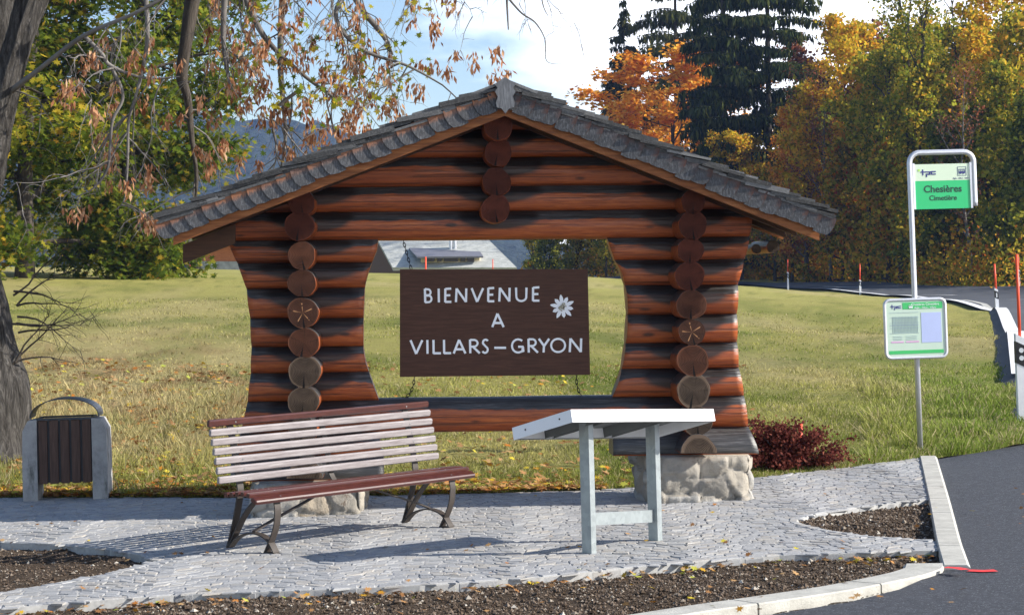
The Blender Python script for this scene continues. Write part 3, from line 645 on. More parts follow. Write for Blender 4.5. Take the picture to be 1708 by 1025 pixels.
for i, zlow in enumerate(zb):
    ztop = zb[i - 1] if i else zlow + .23
    h = ztop - zlow; zc = zlow + h / 2; r = h / 2 * 1.13
    if i <= 3: log('gable_log', zc, r, roofx(-1), roofx(1), [xcM, xcL, xcR])
    elif i == 4: log('lintel_log', zc, r * 1.02, LO, RO, [xcL, xcR, xcM])
    elif i == 11: log('base_beam', zc - .01, r * 1.1, LO, RO, [xcL, xcR])
    else:
        log('wall_log', zc, r, LO, LI, [xcL]); log('wall_log', zc, r, RI, RO, [xcR])
# bottom half logs on the piers
zs = K(1140, 755).z; zt_ = zb[-1] + .01
log('sill_log', zs + .02, .215, lambda z: K(1019, 740).x, RO, [], 'greylog', flat=zs)
log('sill_log', zs + .02 - .17, .215, lambda z: K(388, 740).x, lambda z: K(640, 740).x, [], 'greylog', flat=zs - .17)
log('wall_log', zs + .09, .13, LO, lambda z: K(635, 740).x, [xcL])
# cross logs
def cross(px, py, rpx, yf, yb, endm, flat=None, name='cross_log', body='log'):
    p = K(px, py, yf); r = rpx / (FPX / (18.5 + yf)) ; n = 26; V = []; ph = rl.uniform(0, 6); ns = 24
    for i in range(ns + 1):
        y = yf + (yb - yf) * i / ns; k_ = .985 if i in (0, ns) else 1.0
        for j in range(n):
            a = 2 * math.pi * j / n; rr = r * k_ * (1 + .030 * math.sin(2 * a + ph * 3) + .026 * math.sin(3 * a + ph) + .014 * math.sin(7 * a + ph * 2))
            z = rr * math.sin(a)
            if flat is not None: z = max(z, flat)
            V.append((rr * math.cos(a), y - yf + (.010 if i == 0 else 0) * 0, z))
    F = [(i * n + j, (i + 1) * n + j, (i + 1) * n + (j + 1) % n, i * n + (j + 1) % n) for i in range(ns) for j in range(n)]
    nb = len(F); F += [tuple(range(n)), tuple(ns * n + j for j in range(n))[::-1]]
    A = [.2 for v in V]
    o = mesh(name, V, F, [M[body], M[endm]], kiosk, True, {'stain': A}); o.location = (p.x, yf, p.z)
    for k in (-1, -2): o.data.polygons[k].material_index = 1; o.data.polygons[k].use_smooth = False
    o.rotation_euler = (0, rl.uniform(-.25, .25) if flat is None else 0, 0)
    return o
for px, py, r_, m_ in ((503, 337, 22.5, 'endred'), (499.5, 377, 25, 'endred'), (503, 426, 23.5, 'endbrown'), (503.5, 472, 23.5, 'endbrown'), (505, 521.5, 26, 'endstar'), (507, 571.5, 25.5, 'endbrown'), (508, 620, 27, 'endgrey'), (506, 670, 26, 'endgrey'), (505, 718, 24, 'endgrey')):
    cross(px, py, r_, -.55, .55, m_)
for px, py, r_, m_ in ((1156.5, 336, 21, 'endred'), (1155.5, 375.5, 24.5, 'endred'), (1152, 417.5, 22, 'endred'), (1150.5, 460, 25, 'endred'), (1153.5, 508, 25.5, 'endbrown'), (1154, 553.5, 22.5, 'endstar'), (1156, 601, 27, 'endbrown'), (1157, 652, 29, 'endgrey'), (1164, 702, 25, 'endgrey')):
    cross(px, py, r_, -.57, .55, m_)
cross(1166, 755, 31, -.60, .5, 'endgrey', flat=0.0, body='greylog'); cross(508, 797, 31, -.60, .5, 'endgrey', flat=0.0, body='greylog')
for px, py, r_ in ((831, 209, 25), (831, 254, 23.5), (828.5, 303, 24), (826.5, 348, 24.5)): cross(px, py, r_, -.52 if py > 220 else -.68, .6, 'endred')
# eave purlins and inner rafters
cross(1290, 411, 11, -.10, .9, 'endgrey', name='eave_purlin'); cross(1262, 415, 8, -.05, .9, 'endgrey', name='eave_purlin')
def slope_board(name, side, s0, s1, dz0, dz1, y0, y1, mat):
    """board parallel to the roof; s along the slope from the ridge, dz below the roof top"""
    sl = slL if side < 0 else slR; xe = el.x if side < 0 else er.x
    V = []
    for s_ in (s0, s1):
        x = pk.x + (xe - pk.x) * s_; zz = pk.z - abs(x - pk.x) * sl
        for dz in (dz0, dz1):
            for y in (y0, y1): V.append((x, y, zz - dz))
    F = [(0, 1, 3, 2), (4, 6, 7, 5), (0, 4, 5, 1), (2, 3, 7, 6), (0, 2, 6, 4), (1, 5, 7, 3)]
    mb = MB(); mb.add(V, F); return mb.build(name, M[mat], kiosk)
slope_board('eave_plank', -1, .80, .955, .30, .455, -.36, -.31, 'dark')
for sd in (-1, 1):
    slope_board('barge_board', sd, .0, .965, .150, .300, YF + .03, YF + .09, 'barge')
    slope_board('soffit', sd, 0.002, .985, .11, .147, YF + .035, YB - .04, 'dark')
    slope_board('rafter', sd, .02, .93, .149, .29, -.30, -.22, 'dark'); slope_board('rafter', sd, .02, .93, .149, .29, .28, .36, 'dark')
    slope_board('barge_board', sd, .0, .96, .149, .27, YB - .1, YB - .045, 'barge')
# shingle courses
def roof_side(side):
    sl = slL if side < 0 else slR; xe = el.x if side < 0 else er.x; dx = abs(xe - pk.x); SL = dx * math.sqrt(1 + sl * sl)
    al = math.atan(sl); ux = Vector((side * math.cos(al), 0, -math.sin(al))); un = Vector((side * math.sin(al), 0, math.cos(al)))
    mb = MB(); rr = random.Random(8 + side); ex_ = .125; n = int(SL / ex_) + 1
    for k in range(n):
        if (k + 1) * ex_ < .32: continue
        y = YF - .035 + rr.uniform(-.02, .02)
        for lay in range(1):
            while y < YB:
                w = rr.uniform(.09, .19); low = min(SL + .05, (k + 1) * ex_ + rr.uniform(-.03, .03) + .03); ln = .36
                c = Vector((pk.x, 0, pk.z - .045)) + ux * (low - ln / 2) + un * (.0 + rr.uniform(0, .012))
                Rm = Matrix.Rotation(-al * (-side) if False else (al if side > 0 else -al), 3, 'Y') @ Matrix.Rotation(side * (-.13 + rr.uniform(-.06, .03)), 3, 'Y') @ Matrix.Rotation(rr.uniform(-.03, .03), 3, 'X')
                mb.box((c.x, y + w / 2, c.z), (ln, w - .004, rr.uniform(.018, .042)), Rm); y += w
    for y_ in np.arange(YF - .04, YB, .17):
        c = Vector((pk.x, 0, pk.z - .03 + (.012 if side > 0 else 0))) + ux * .135
        mb.box((c.x, y_ + .083, c.z), (.29, .162, .022), Matrix.Rotation((al if side > 0 else -al), 3, 'Y'))
    # second thinner layer just under, so that the verge reads as stacked shingles
    for k in range(int(SL / .09)):
        low = k * .09 + .2 + rr.uniform(-.03, .03)
        c = Vector((pk.x, 0, pk.z - .082)) + ux * min(low, SL - .12) + un * rr.uniform(-.008, .012)
        Rm = Matrix.Rotation((al if side > 0 else -al), 3, 'Y') @ Matrix.Rotation(side * (-.07), 3, 'Y')
        mb.box((c.x, (YF + YB) / 2 + rr.uniform(-.02, .02), c.z), (.30, YB - YF + .03, .02), Rm)
    return mb.build('roof_shingles', M['shingle'], kiosk)
roof_side(-1); roof_side(1)
def fascia(side, n):
    sl = slL if side < 0 else slR; xe = el.x if side < 0 else er.x; dx = abs(xe - pk.x); al = math.atan(sl)
    SL = dx / math.cos(al); pitch = (SL + .02) / n; V = []; F = []; A = []; rr = random.Random(4 + side)
    ux = Vector((side * math.cos(al), 0, -math.sin(al))); un = Vector((side * math.sin(al), 0, math.cos(al)))
    H_ = .152
    for k in range(n):
        s0 = k * pitch + rr.uniform(-.012, .012); w = pitch * 1.28; base = len(V); hh_ = H_ + rr.uniform(-.012, .012)
        # outline from upper end (towards ridge) to lower; lower edge bowed, outer edge curved
        top = [(0, 0), (w, 0)]
        out_ = [(0.0, 0.0), (w * .97, 0.0), (w * 1.0, -hh_ * .35), (w * .93, -hh_ * .72), (w * .78, -hh_ * .96), (w * .4, -hh_ * 1.03), (0.0, -hh_)]
        nn_ = len(out_)
        for face in (0, 1):
            for (a, b) in out_:
                yy = YF - .004 - .020 * (a / w) - .012 * (-b / hh_) - (.012 if face == 0 else 0) + .012
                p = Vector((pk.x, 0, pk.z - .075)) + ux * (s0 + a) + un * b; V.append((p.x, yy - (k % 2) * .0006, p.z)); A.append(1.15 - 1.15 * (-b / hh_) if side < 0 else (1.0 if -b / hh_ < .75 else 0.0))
        F.append(tuple(base + i for i in range(nn_))); F.append(tuple(base + nn_ + i for i in range(nn_))[::-1])
        F += [(base + i, base + (i + 1) % nn_, base + nn_ + (i + 1) % nn_, base + nn_ + i) for i in range(nn_)]
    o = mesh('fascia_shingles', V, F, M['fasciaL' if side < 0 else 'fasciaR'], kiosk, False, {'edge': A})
    import bmesh
    bm = bmesh.new(); bm.from_mesh(o.data); bmesh.ops.recalc_face_normals(bm, faces=bm.faces); bm.to_mesh(o.data); bm.free()
fascia(-1, 23); fascia(1, 24)
mb = MB(); mb.prism([(-.085, .0), (-.062, -.03), (-.082, -.06), (-.060, -.10), (-.075, -.15), (-.068, -.185), (-.03, -.195), (0, -.235), (.03, -.195), (.068, -.185), (.075, -.15), (.060, -.10), (.082, -.06), (.062, -.03), (.085, 0), (0, .055)],
    lambda a, b, t_: (pk.x + a, YF - .045 - t_, pk.z - .055 + b), 0, .025)
mb.build('ridge_ornament', M['ornament'], kiosk)
# boulder piers
t = NT('pier_boulders', .85, .25); v = t.coord(); c = t.ramp(t.noise(v, 4.5, 9, .7, .6), [(.28, (.14, .12, .095)), (.45, (.30, .27, .22)), (.62, (.45, .41, .35)), (.8, (.60, .56, .50))])
c = t.mixc(.6, c, t.ramp(t.attr('cid'), [(0, (.22, .21, .195)), (.3, (.44, .40, .34)), (.55, (.34, .26, .17)), (.8, (.48, .47, .45)), (1, (.26, .27, .27))]))
c = t.mixc(t.smooth(t.noise(v, 12, 7, .75), .58, .70), c, (.17, .13, .10)); c = t.mixc(t.smooth(t.attr('edge'), .62, .15), c, (.30, .28, .25)); t.col(c); t.bump(t.noise(v, 22, 9, .75, .3), .9, .02); M['pier'] = t.m
def pier(corn, z0, z1, seed):
    rr = np.random.default_rng(seed); c = np.array(corn); per = [0]
    for i in range(4): per.append(per[-1] + np.linalg.norm(c[(i + 1) % 4] - c[i]))
    Lp = per[-1]; ns_, nz_ = int(Lp / .018), int((z1 - z0) / .018) + 1
    cells = []
    s_ = 0
    for s_ in np.arange(0, Lp, .25):
        for z_ in np.arange(z0, z1 + .1, .19): cells.append((s_ + rr.uniform(-.08, .08), z_ + rr.uniform(-.06, .06), rr.uniform(.8, 1.25), rr.random()))
    cells = np.array(cells)
    ss = np.linspace(0, Lp, ns_, endpoint=False); zz = np.linspace(z0, z1, nz_); SS, ZZ = np.meshgrid(ss, zz)
    d = np.abs(SS[..., None] - cells[:, 0]); d = np.minimum(d, Lp - d); D_ = np.sqrt((d / cells[:, 2]) ** 2 + (ZZ[..., None] - cells[:, 1]) ** 2 * 1.3)
    o_ = np.argsort(D_, -1); f1 = np.take_along_axis(D_, o_[..., :1], -1)[..., 0]; f2 = np.take_along_axis(D_, o_[..., 1:2], -1)[..., 0]; cid = cells[o_[..., 0], 3]
    c0 = cells[o_[..., 0]]; rk = np.random.default_rng(seed + 1).normal(0, .16, (len(cells), 2)); kk = rk[o_[..., 0]]; dS = SS - c0[..., 0]; dS = (dS + Lp / 2) % Lp - Lp / 2
    e = np.clip((f2 - f1) / .05, 0, 1); disp = .026 * e ** .5 + kk[..., 0] * dS + kk[..., 1] * (ZZ - c0[..., 1]) + (fbm(SS * 7, ZZ * 7, seed) - .5) * .06 + (fbm(SS * 28, ZZ * 28, seed + 5) - .5) * .022 + cid * .035
    top = np.clip((ZZ - z0) / (z1 - z0), 0, 1); disp *= 1 - np.clip((top - .93) / .07, 0, 1) * .5
    V = []
    for i in range(nz_):
        for j in range(ns_):
            s_ = SS[i, j]; k = max(q for q in range(4) if per[q] <= s_ + 1e-9); f_ = (s_ - per[k]) / (per[k + 1] - per[k]); a, b = c[k], c[(k + 1) % 4]; p = a + (b - a) * f_
            n1 = np.array([(b - a)[1], -(b - a)[0]]); n1 = n1 / np.linalg.norm(n1)
            # rounded corners
            ctr = c.mean(0); rad = (p - ctr) / np.linalg.norm(p - ctr); cf = max(0, 1 - min(f_, 1 - f_) * (per[k + 1] - per[k]) / .10); nn_ = n1 * (1 - cf * .5) + rad * cf * .5
            q = p + nn_ * (disp[i, j] - .03 - .05 * cf ** 2); V.append((q[0], q[1], ZZ[i, j]))
    F = [(i * ns_ + j, i * ns_ + (j + 1) % ns_, (i + 1) * ns_ + (j + 1) % ns_, (i + 1) * ns_ + j) for i in range(nz_ - 1) for j in range(ns_)]
    F.append(tuple((nz_ - 1) * ns_ + j for j in range(ns_)))
    mesh('stone_pier', V, F, M['pier'], kiosk, True, {'edge': (e * .999).ravel(), 'cid': cid.ravel()})
def tol(X, Y): d = Vector((X, Y, 0)) - KO; return (d.x * cP + d.y * sP, -d.x * sP + d.y * cP)
pier([tol(1.10, 18.05), tol(1.93, 18.16), tol(1.90, 19.0), tol(1.0, 19.0)], -.03, zs + .002, 5)
pier([tol(-2.12, 17.95), tol(-1.23, 17.98), tol(-1.25, 18.9), tol(-2.15, 18.9)], -.12, zs - .168, 9)

# ------------------------------------------------------------------ welcome sign
sg = thing('welcome_sign', 'brown board reading BIENVENUE A VILLARS – GRYON with white edelweiss, hung on chains', 'sign', (0, 0, 0))
sg.location = KO; sg.rotation_euler = (0, 0, PSI)
cA, cB, cC, cDd = K(667, 449), K(980, 448.5), K(984, 624.5), K(667, 628)
mb = MB(); V = [(p.x, y, p.z) for y in (-.02, .025) for p in (cA, cB, cC, cDd)]
mb.add(V, [(3, 2, 1, 0), (4, 5, 6, 7), (0, 1, 5, 4), (1, 2, 6, 5), (2, 3, 7, 6), (3, 0, 4, 7)]); mb.build('board', M['signwood'], sg)
def arc(cx, cy, rx, ry, a0, a1, n=12): return [(cx + rx * math.cos(math.radians(a0 + (a1 - a0) * i / n)), cy + ry * math.sin(math.radians(a0 + (a1 - a0) * i / n))) for i in range(n + 1)]
GL = {'B': [[(.06, 0), (.0, 1)], [(0, .98), (.42, .96)] + arc(.42, .745, .38, .215, 80, -80) + [(.05, .53)], [(.10, .50), (.50, .50)] + arc(.52, .27, .40, .24, 80, -85) + [(.04, .02)]],
      'I': [[(.5, 0), (.42, 1)]], 'E': [[(.04, 0), (.06, 1)], [(.08, .97), (.98, 1.0)], [(.08, .50), (.84, .51)], [(.04, .03), (1.0, .03)]],
      'N': [[(.02, 0), (.08, 1)], [(.08, .98), (.92, .02)], [(.92, .0), (.95, 1)]], 'V': [[(.0, 1), (.48, .0)], [(.48, .02), (1, 1)]],
      'U': [[(.02, 1), (.05, .35)] + arc(.5, .32, .44, .30, 185, 355) + [(.96, 1)]],
      'A': [[(.0, 0), (.46, 1)], [(.46, .98), (1, 0)], [(.18, .30), (.84, .30)]],
      'L': [[(.03, 0), (.0, 1)], [(.0, .03), (1, .03)]],
      'R': [[(.05, 0), (.02, 1)], [(.04, .97), (.4, .97)] + arc(.42, .73, .36, .24, 80, -80) + [(.06, .47)], [(.34, .46), (1, 0)]],
      'S': [arc(.55, .76, .40, .22, 35, 200) + [(.35, .60), (.62, .46)] + arc(.46, .25, .42, .23, 40, -150)],
      'G': [arc(.55, .5, .52, .48, 50, 300) + [(.95, .12), (.95, .44)], [(.55, .44), (1.0, .44)]],
      'Y': [[(0, 1), (.5, .48)], [(1, 1), (.5, .46)], [(.5, .5), (.46, 0)]], 'O': [arc(.5, .5, .50, .48, 90, 450, 28)], '-': [[(0, 0), (1, 0)]]}
lt = MB(); lvl = [0]
def stroke(pts, w, y0):
    P2 = [Vector((p.x, p.z)) for p in pts]; n = len(P2); closed = (P2[0] - P2[-1]).length < 1e-4; Lf = []; Rt = []
    for i in range(n):
        a = P2[i - 1] if i else (P2[-2] if closed else P2[0]); b = P2[i + 1] if i < n - 1 else (P2[1] if closed else P2[-1])
        d = (b - a).normalized(); nn_ = Vector((-d.y, d.x)); k = 1.0
        if 0 < i < n - 1:
            d1 = (P2[i] - P2[i - 1]).normalized(); k = 1 / max(.6, d1.dot(d))
        elif not closed: k = 1.12
        Lf.append(P2[i] + nn_ * w / 2 * k); Rt.append(P2[i] - nn_ * w / 2 * k)
    yb = y0 - .0004 * (lvl[0] % 12); lvl[0] += 1; yt = yb - .004
    V = [(p.x, yt, p.y) for p in Lf] + [(p.x, yt, p.y) for p in Rt] + [(p.x, y0 + .001, p.y) for p in Lf] + [(p.x, y0 + .001, p.y) for p in Rt]
    F = []
    for i in range(n - 1): F += [(i, i + 1, n + i + 1, n + i), (i, 2 * n + i, 2 * n + i + 1, i + 1), (n + i, n + i + 1, 3 * n + i + 1, 3 * n + i)]
    F += [(0, n, 3 * n, 2 * n), (n - 1, 3 * n - 1, 4 * n - 1, 2 * n - 1)]; lt.add(V, F)
def glyph(ch, x0, x1, y0, y1, w=.0165):
    ox = 640; oy = 360; sc = 3.015
    for st in GL[ch]:
        pts = [K(ox + (x0 + (x1 - x0) * a) / sc, oy + (y0 + (y1 - y0) * b) / sc, -.0205) for a, b in st]; stroke(pts, w, -.0205)
for ch, a, b in (('B', 207, 243), ('I', 270, 285), ('E', 308, 340), ('N', 362, 418), ('V', 442, 500), ('E', 524, 556), ('N', 580, 636), ('U', 664, 720), ('E', 749, 783)):
    k_ = (a - 200) / 585; glyph(ch, a, b, 435 - 8 * k_, 366 - 8 * k_)
lt.build('lettering', M['white'], sg); lt = MB()
glyph('A', 546, 603, 558, 490); lt.build('lettering', M['white'], sg); lt = MB()
for ch, a, b in (('V', 135, 194), ('I', 213, 228), ('L', 250, 288), ('L', 303, 339), ('A', 352, 411), ('R', 433, 483), ('S', 494, 527), ('G', 643, 703), ('R', 727, 775), ('Y', 780, 832), ('O', 842, 912), ('N', 934, 996)):
    k_ = (a - 130) / 870; glyph(ch, a, b, 693 - 10 * k_, 624 - 10 * k_)
glyph('-', 556, 615, 662, 652)
lt.build('lettering', M['white'], sg, fix=True)
mb = MB(); fc = K(640 + 899 / 3.015, 360 + 457 / 3.015, -.0205)
for k in range(10):
    a = math.radians(90 + 36 * k + 8); R_ = (.105 if k % 2 == 0 else .092); w_ = .0155
    d = Vector((math.cos(a), math.sin(a))); n_ = Vector((-d.y, d.x)); poly = [d * .018 + n_ * .008, d * .045 + n_ * w_ * .95, d * .072 + n_ * w_, d * (R_ * .9) + n_ * w_ * .5, d * R_, d * (R_ * .9) - n_ * w_ * .5, d * .072 - n_ * w_, d * .045 - n_ * w_ * .95, d * .018 - n_ * .008]
    mb.prism([(p.x, p.y) for p in poly], lambda a_, b_, t_, k=k: (fc.x + a_, -.0208 - t_ - .0006 * k, fc.z + b_), 0, .003)
fl = mb.build('edelweiss', M['white'], sg)
mb = MB(); rr = random.Random(1)
for k in range(26):
    a = rr.uniform(0, 6.28); q = rr.uniform(0, .034); mb.tube([(fc.x + q * math.cos(a), -.022, fc.z + q * math.sin(a)), (fc.x + q * math.cos(a), -.034 - rr.uniform(0, .004), fc.z + q * math.sin(a))], .006, 7)
mb.build('flower_centre', M['petalc'], fl)
def chain(pts):
    mb = MB(); q = [K(x, y, 0) for x, y in pts]; dens = []
    for i in range(len(q) - 1):
        n = max(1, int((q[i + 1] - q[i]).length / .026)); dens += [q[i].lerp(q[i + 1], k / n) for k in range(n)]
    dens.append(q[-1])
    for i in range(len(dens) - 1):
        a, b = dens[i], dens[i + 1]; d = (b - a); m_ = (a + b) / 2; dn = d.normalized(); s_ = dn.cross(Vector((0, 1, 0))).normalized() if i % 2 else Vector((0, 1, 0))
        ring = [m_ + dn * (math.cos(t_) * d.length * .68) + s_ * (math.sin(t_) * .010) for t_ in [2 * math.pi * k / 8 for k in range(9)]]; mb.tube(ring, .0034, 5, cap=False)
    mb.build('chain', M['chain'], sg, smooth=True)
chain([(672, 399), (679, 424), (686, 449)]); chain([(971, 398), (965, 424), (958, 449)])
chain([(691, 628), (690, 640), (686, 652), (679, 661), (669, 665)]); chain([(961, 625), (962, 640), (966, 654), (972, 661), (978, 662)])

# ------------------------------------------------------------------ bench
LFp, RFp = G(455, 922), G(747, 879); LRp = G(364, 913)
d = (RFp - LFp); yaw = math.atan2(d.y, d.x); span = d.length; nrm = Vector((-math.sin(yaw), math.cos(yaw), 0))
bd = (LRp - LFp).dot(nrm)
bench = thing('bench', 'park bench with dark red wooden slats and curved dark steel legs on the cobbles', 'bench', (LFp + RFp) / 2, yaw)
bench.rotation_euler = (0, -math.atan2(RFp.z - LFp.z, span), yaw)
HL = span / 2 + .22; bdp = .47
rb = random.Random(2)
def slat(name, y, z, w, t_, ang, mat, L0=HL):
    mb = MB(); n = 8; V = []
    sec = [(-w / 2 + .006, -t_ / 2), (w / 2 - .006, -t_ / 2), (w / 2, -t_ / 2 + .006), (w / 2, t_ / 2 - .008), (w / 2 - .008, t_ / 2), (-w / 2 + .008, t_ / 2), (-w / 2, t_ / 2 - .008), (-w / 2, -t_ / 2 + .006)]
    ca_, sa_ = math.cos(ang), math.sin(ang)
    for x, k_ in ((-L0, .86), (-L0 + .007, 1), (L0 - .007, 1), (L0, .86)):
        for a, b in sec: a *= k_; b *= k_; V.append((x, y + a * ca_ - b * sa_, z + a * sa_ + b * ca_))
    m = len(sec); F = [(i * m + j, i * m + (j + 1) % m, (i + 1) * m + (j + 1) % m, (i + 1) * m + j) for i in range(3) for j in range(m)] + [tuple(range(m)), tuple(3 * m + j for j in range(m))]
    mb.add(V, F); o = mb.build(name, M[mat], bench)
    for x in (-HL + .24, HL - .24):
        bb = MB(); nn_ = Vector((0, -sa_, ca_)) * 1; c = Vector((x, y, z)) + nn_ * (t_ / 2 - .001); bb.tube([c, c + nn_ * .003], .0065, 8); bb.build('bolt', M['bolt'], o)
    return o
for k in range(7):
    f_ = k / 6; y = .315 + .085 * f_ + .018 * f_ * f_; z = .505 + .392 * f_; ang = math.radians(90 - 6 + 1) + .22 * (1) * 0 + math.radians(11 + 4 * f_)
    mm = 'slat' if k == 6 else 'slatpale'
    slat('back_slat', y, z, .050, .028, ang, mm)
slat('seat_slat', -.060, .385, .062, .034, math.radians(28), 'slat')
for y, z, a in ((-.002, .418, 8), (.058, .424, -1), (.118, .421, -4), (.178, .415, -5), (.238, .409, -5)): slat('seat_slat', y, z, .040, .034, math.radians(a), 'slat')
def curve(pts, n=8):
    P3 = [Vector(p) for p in pts]; out = []
    for i in range(len(P3) - 1):
        p0, p1, p2, p3 = P3[max(i - 1, 0)], P3[i], P3[i + 1], P3[min(i + 2, len(P3) - 1)]
        for k in range(n):
            t_ = k / n; out.append(.5 * ((2 * p1) + (p2 - p0) * t_ + (2 * p0 - 5 * p1 + 4 * p2 - p3) * t_ ** 2 + (3 * p1 - p0 - 3 * p2 + p3) * t_ ** 3))
    out.append(P3[-1]); return out
X1 = (1, 0, 0)
for sx_ in (-1, 1):
    x = sx_ * span / 2
    mb = MB(); mb.bar(curve([(x, -.045, .375), (x, -.058, .30), (x, -.045, .20), (x, -.01, .12), (x, .045, .03), (x, .060, .004)]), X1, .055, .010); mb.build('front_leg', M['blacksteel'], bench)
    mb = MB(); mb.bar(curve([(x, bdp + .0, .004), (x, bdp - .075, .20), (x, .345, .38), (x, .345, .46), (x, .372, .60), (x, .437, .84), (x, .45, .88)]), X1, .055, .012); mb.build('rear_leg', M['blacksteel'], bench)
    mb = MB(); mb.bar(curve([(x, bdp - .012, .01), (x, .32, .21), (x, .20, .33), (x, .09, .385), (x, -.03, .388)]), X1, .055, .010); mb.build('seat_support', M['blacksteel'], bench)
    mb = MB(); mb.bar(curve([(x, bdp - .02, .012), (x, .36, .085), (x, .22, .125), (x, .10, .115), (x, .02, .075), (x, -.035, .006)]), X1, .055, .010); mb.build('stretcher', M['blacksteel'], bench)
    mb = MB(); mb.box((x, .012, .004), (.055, .11, .008)); mb.build('foot_plate', M['blacksteel'], bench)
    mb = MB(); xx = sx_ * .22; mb.bar(curve([(x, .20, .135), (x - sx_ * .18, .20, .20), (xx + sx_ * .1, .20, .32), (xx, .20, .385)]), (0, 1, 0), .035, .010); mb.build('brace', M['blacksteel'], bench)
mb = MB(); mb.bar(curve([(0, .28, .385), (0, .345, .47), (0, .372, .60), (0, .437, .84), (0, .45, .88)]), X1, .045, .010); mb.build('back_support', M['blacksteel'], bench)

# ------------------------------------------------------------------ sloping panel on two posts
pt = thing('panel_stand', 'white sloping panel on two galvanised steel posts in front of the right pier', 'information panel', (0, 0, 0))
DA, DB = 14.72, 15.55
A0 = P(952, 682.5, DA); B0 = P(1190, 681.5, DB); C0 = P(854, 713, 15.12); 
ux = (B0 - A0); uy = (C0 - A0); nn = ux.cross(uy).normalized(); nn = nn if nn.z > 0 else -nn
TH = .078
pt.location = G(1040, 905); inv = Matrix.Translation(-pt.location)
def W2(v): return inv @ v
D0 = B0 + uy
def slab(mb, o_, a, b, h, n_): # box from corner o_, edges a, b, down h along -n_
    V = [o_, o_ + a, o_ + a + b, o_ + b]; V += [v - n_ * h for v in V]; V = [W2(v) for v in V]
    mb.add(V, [(0, 1, 2, 3), (7, 6, 5, 4), (0, 4, 5, 1), (1, 5, 6, 2), (2, 6, 7, 3), (3, 7, 4, 0)])
un_, vn_ = ux.normalized(), uy.normalized()
mb = MB(); slab(mb, A0, ux, uy, .006, nn); mb.build('panel_top', M['panelwhite'], pt)
mb = MB(); slab(mb, A0 - nn * .0062 + un_ * .006 + vn_ * .006, ux - un_ * .012, uy - vn_ * .012, .004, nn); mb.build('underside_shade_sheet', M['galvdark'], pt)  # sheet added under the white top, its dark colour stands for shade
th = .004
mb = MB()
o1 = A0 - nn * .0065
slab(mb, o1, ux, vn_ * th, TH, nn); slab(mb, o1 + uy - vn_ * th, ux, vn_ * th, TH, nn); slab(mb, o1 + vn_ * th, un_ * th, uy - vn_ * 2 * th, TH, nn); slab(mb, o1 + ux - un_ * th + vn_ * th, un_ * th, uy - vn_ * 2 * th, TH, nn)
mb.build('panel_edge', M['panelwhite'], pt)
mb = MB()                             # return lips and ribs beneath
o2 = A0 - nn * (TH + .004)
slab(mb, o2 + vn_ * .005 + un_ * .005, ux - un_ * .01, vn_ * .025, .003, nn); mb.build('lip', M['galvdark'], pt)
mb = MB(); slab(mb, o2 + uy - vn_ * .03 + un_ * .005, ux - un_ * .01, vn_ * .025, .003, nn); mb.build('lip', M['galvdark'], pt)
for f_ in (.21, .62):
    for k in (0, 1): mb = MB(); slab(mb, A0 + ux * f_ + un_ * .075 * k + vn_ * .006 - nn * .0105, un_ * .005, uy - vn_ * .012, .066, nn); mb.build('rib', M['galvdark'], pt)
f1, f2 = G(983, 921.5), G(1093.5, 900.5); fu = (f2 - f1); th_ = math.atan2(fu.y, fu.x); uh = Vector((math.cos(th_), math.sin(th_), 0)); vh = Vector((-uh.y, uh.x, 0))
def under(p):                          # height of the panel's underside above a ground point
    return (A0.z - nn.x / nn.z * (p.x - A0.x) - nn.y / nn.z * (p.y - A0.y))
for nm_, f in (('post', f1), ('post', f2)):
    mb = MB(); a, b = uh * .027, vh * .040; base = [f - a - b, f + a - b, f + a + b, f - a + b]; V = [W2(q) for q in base] + [W2(Vector((q.x - .014, q.y, under(q) - .03))) for q in base]
    mb.add(V, [(3, 2, 1, 0), (4, 5, 6, 7), (0, 1, 5, 4), (1, 2, 6, 5), (2, 3, 7, 6), (3, 0, 4, 7)]); mb.build(nm_, M['galv'], pt)
zz1, zz2 = P(990, 855, (f1).y).z, P(1090, 849, f2.y).z
mb = MB(); p1, p2 = f1 + uh * .0275, f2 - uh * .0275; V = []
for p, zt2 in ((p1, zz1), (p2, zz2)):
    for dv in (-.010, .010):
        for dz in (0, -.085): q = p + vh * dv; V.append(W2(Vector((q.x - .003, q.y, zt2 + dz))))
mb.add(V, [(0, 1, 3, 2), (4, 6, 7, 5), (0, 4, 5, 1), (2, 3, 7, 6), (0, 2, 6, 4), (1, 5, 7, 3)]); mb.build('crossbar', M['galv'], pt)
mb = MB()
ln_ = (-un_)
for f_, g_ in ((.80, .5), (.22, .5)):
    c = A0 + uy * (1 - f_) - nn * (TH * g_); mb = MB(); mb.tube([W2(c), W2(c - un_ * .004)], .006, 8); mb.build('rivet', M['chain'], pt)

# ------------------------------------------------------------------ litter bin
bp = G(110, 833); bn = thing('litter_bin', 'litter bin with brown slats between two concrete sides under an arched hood', 'litter bin', bp, math.radians(4)); bn.rotation_euler = (0, -TILT, math.radians(4))
for sx_ in (-1, 1):
    mb = MB(); prof_ = [(.245, 0), (.375, 0), (.378, .30), (.372, .62), (.325, .712), (.245, .722)]
    prof_ = [(a * sx_, b) for a, b in prof_]
    mb.prism(prof_, lambda a, b, t_: (a, t_, b), -.02 if sx_ < 0 else -.045, .36); mb.build('concrete_side', M['concrete'], bn)
for k in range(5):
    mb = MB(); x = -.243 + .0486 + .0972 * k; mb.box((x, .012, .43), (.078, .022, .565), bev=.004); mb.build('slat', M['binwood'], bn)
for k in range(5):
    mb = MB(); x = -.243 + .0486 + .0972 * k; mb.box((x, .345, .43), (.078, .022, .565), bev=.004); mb.build('slat', M['binwood'], bn)
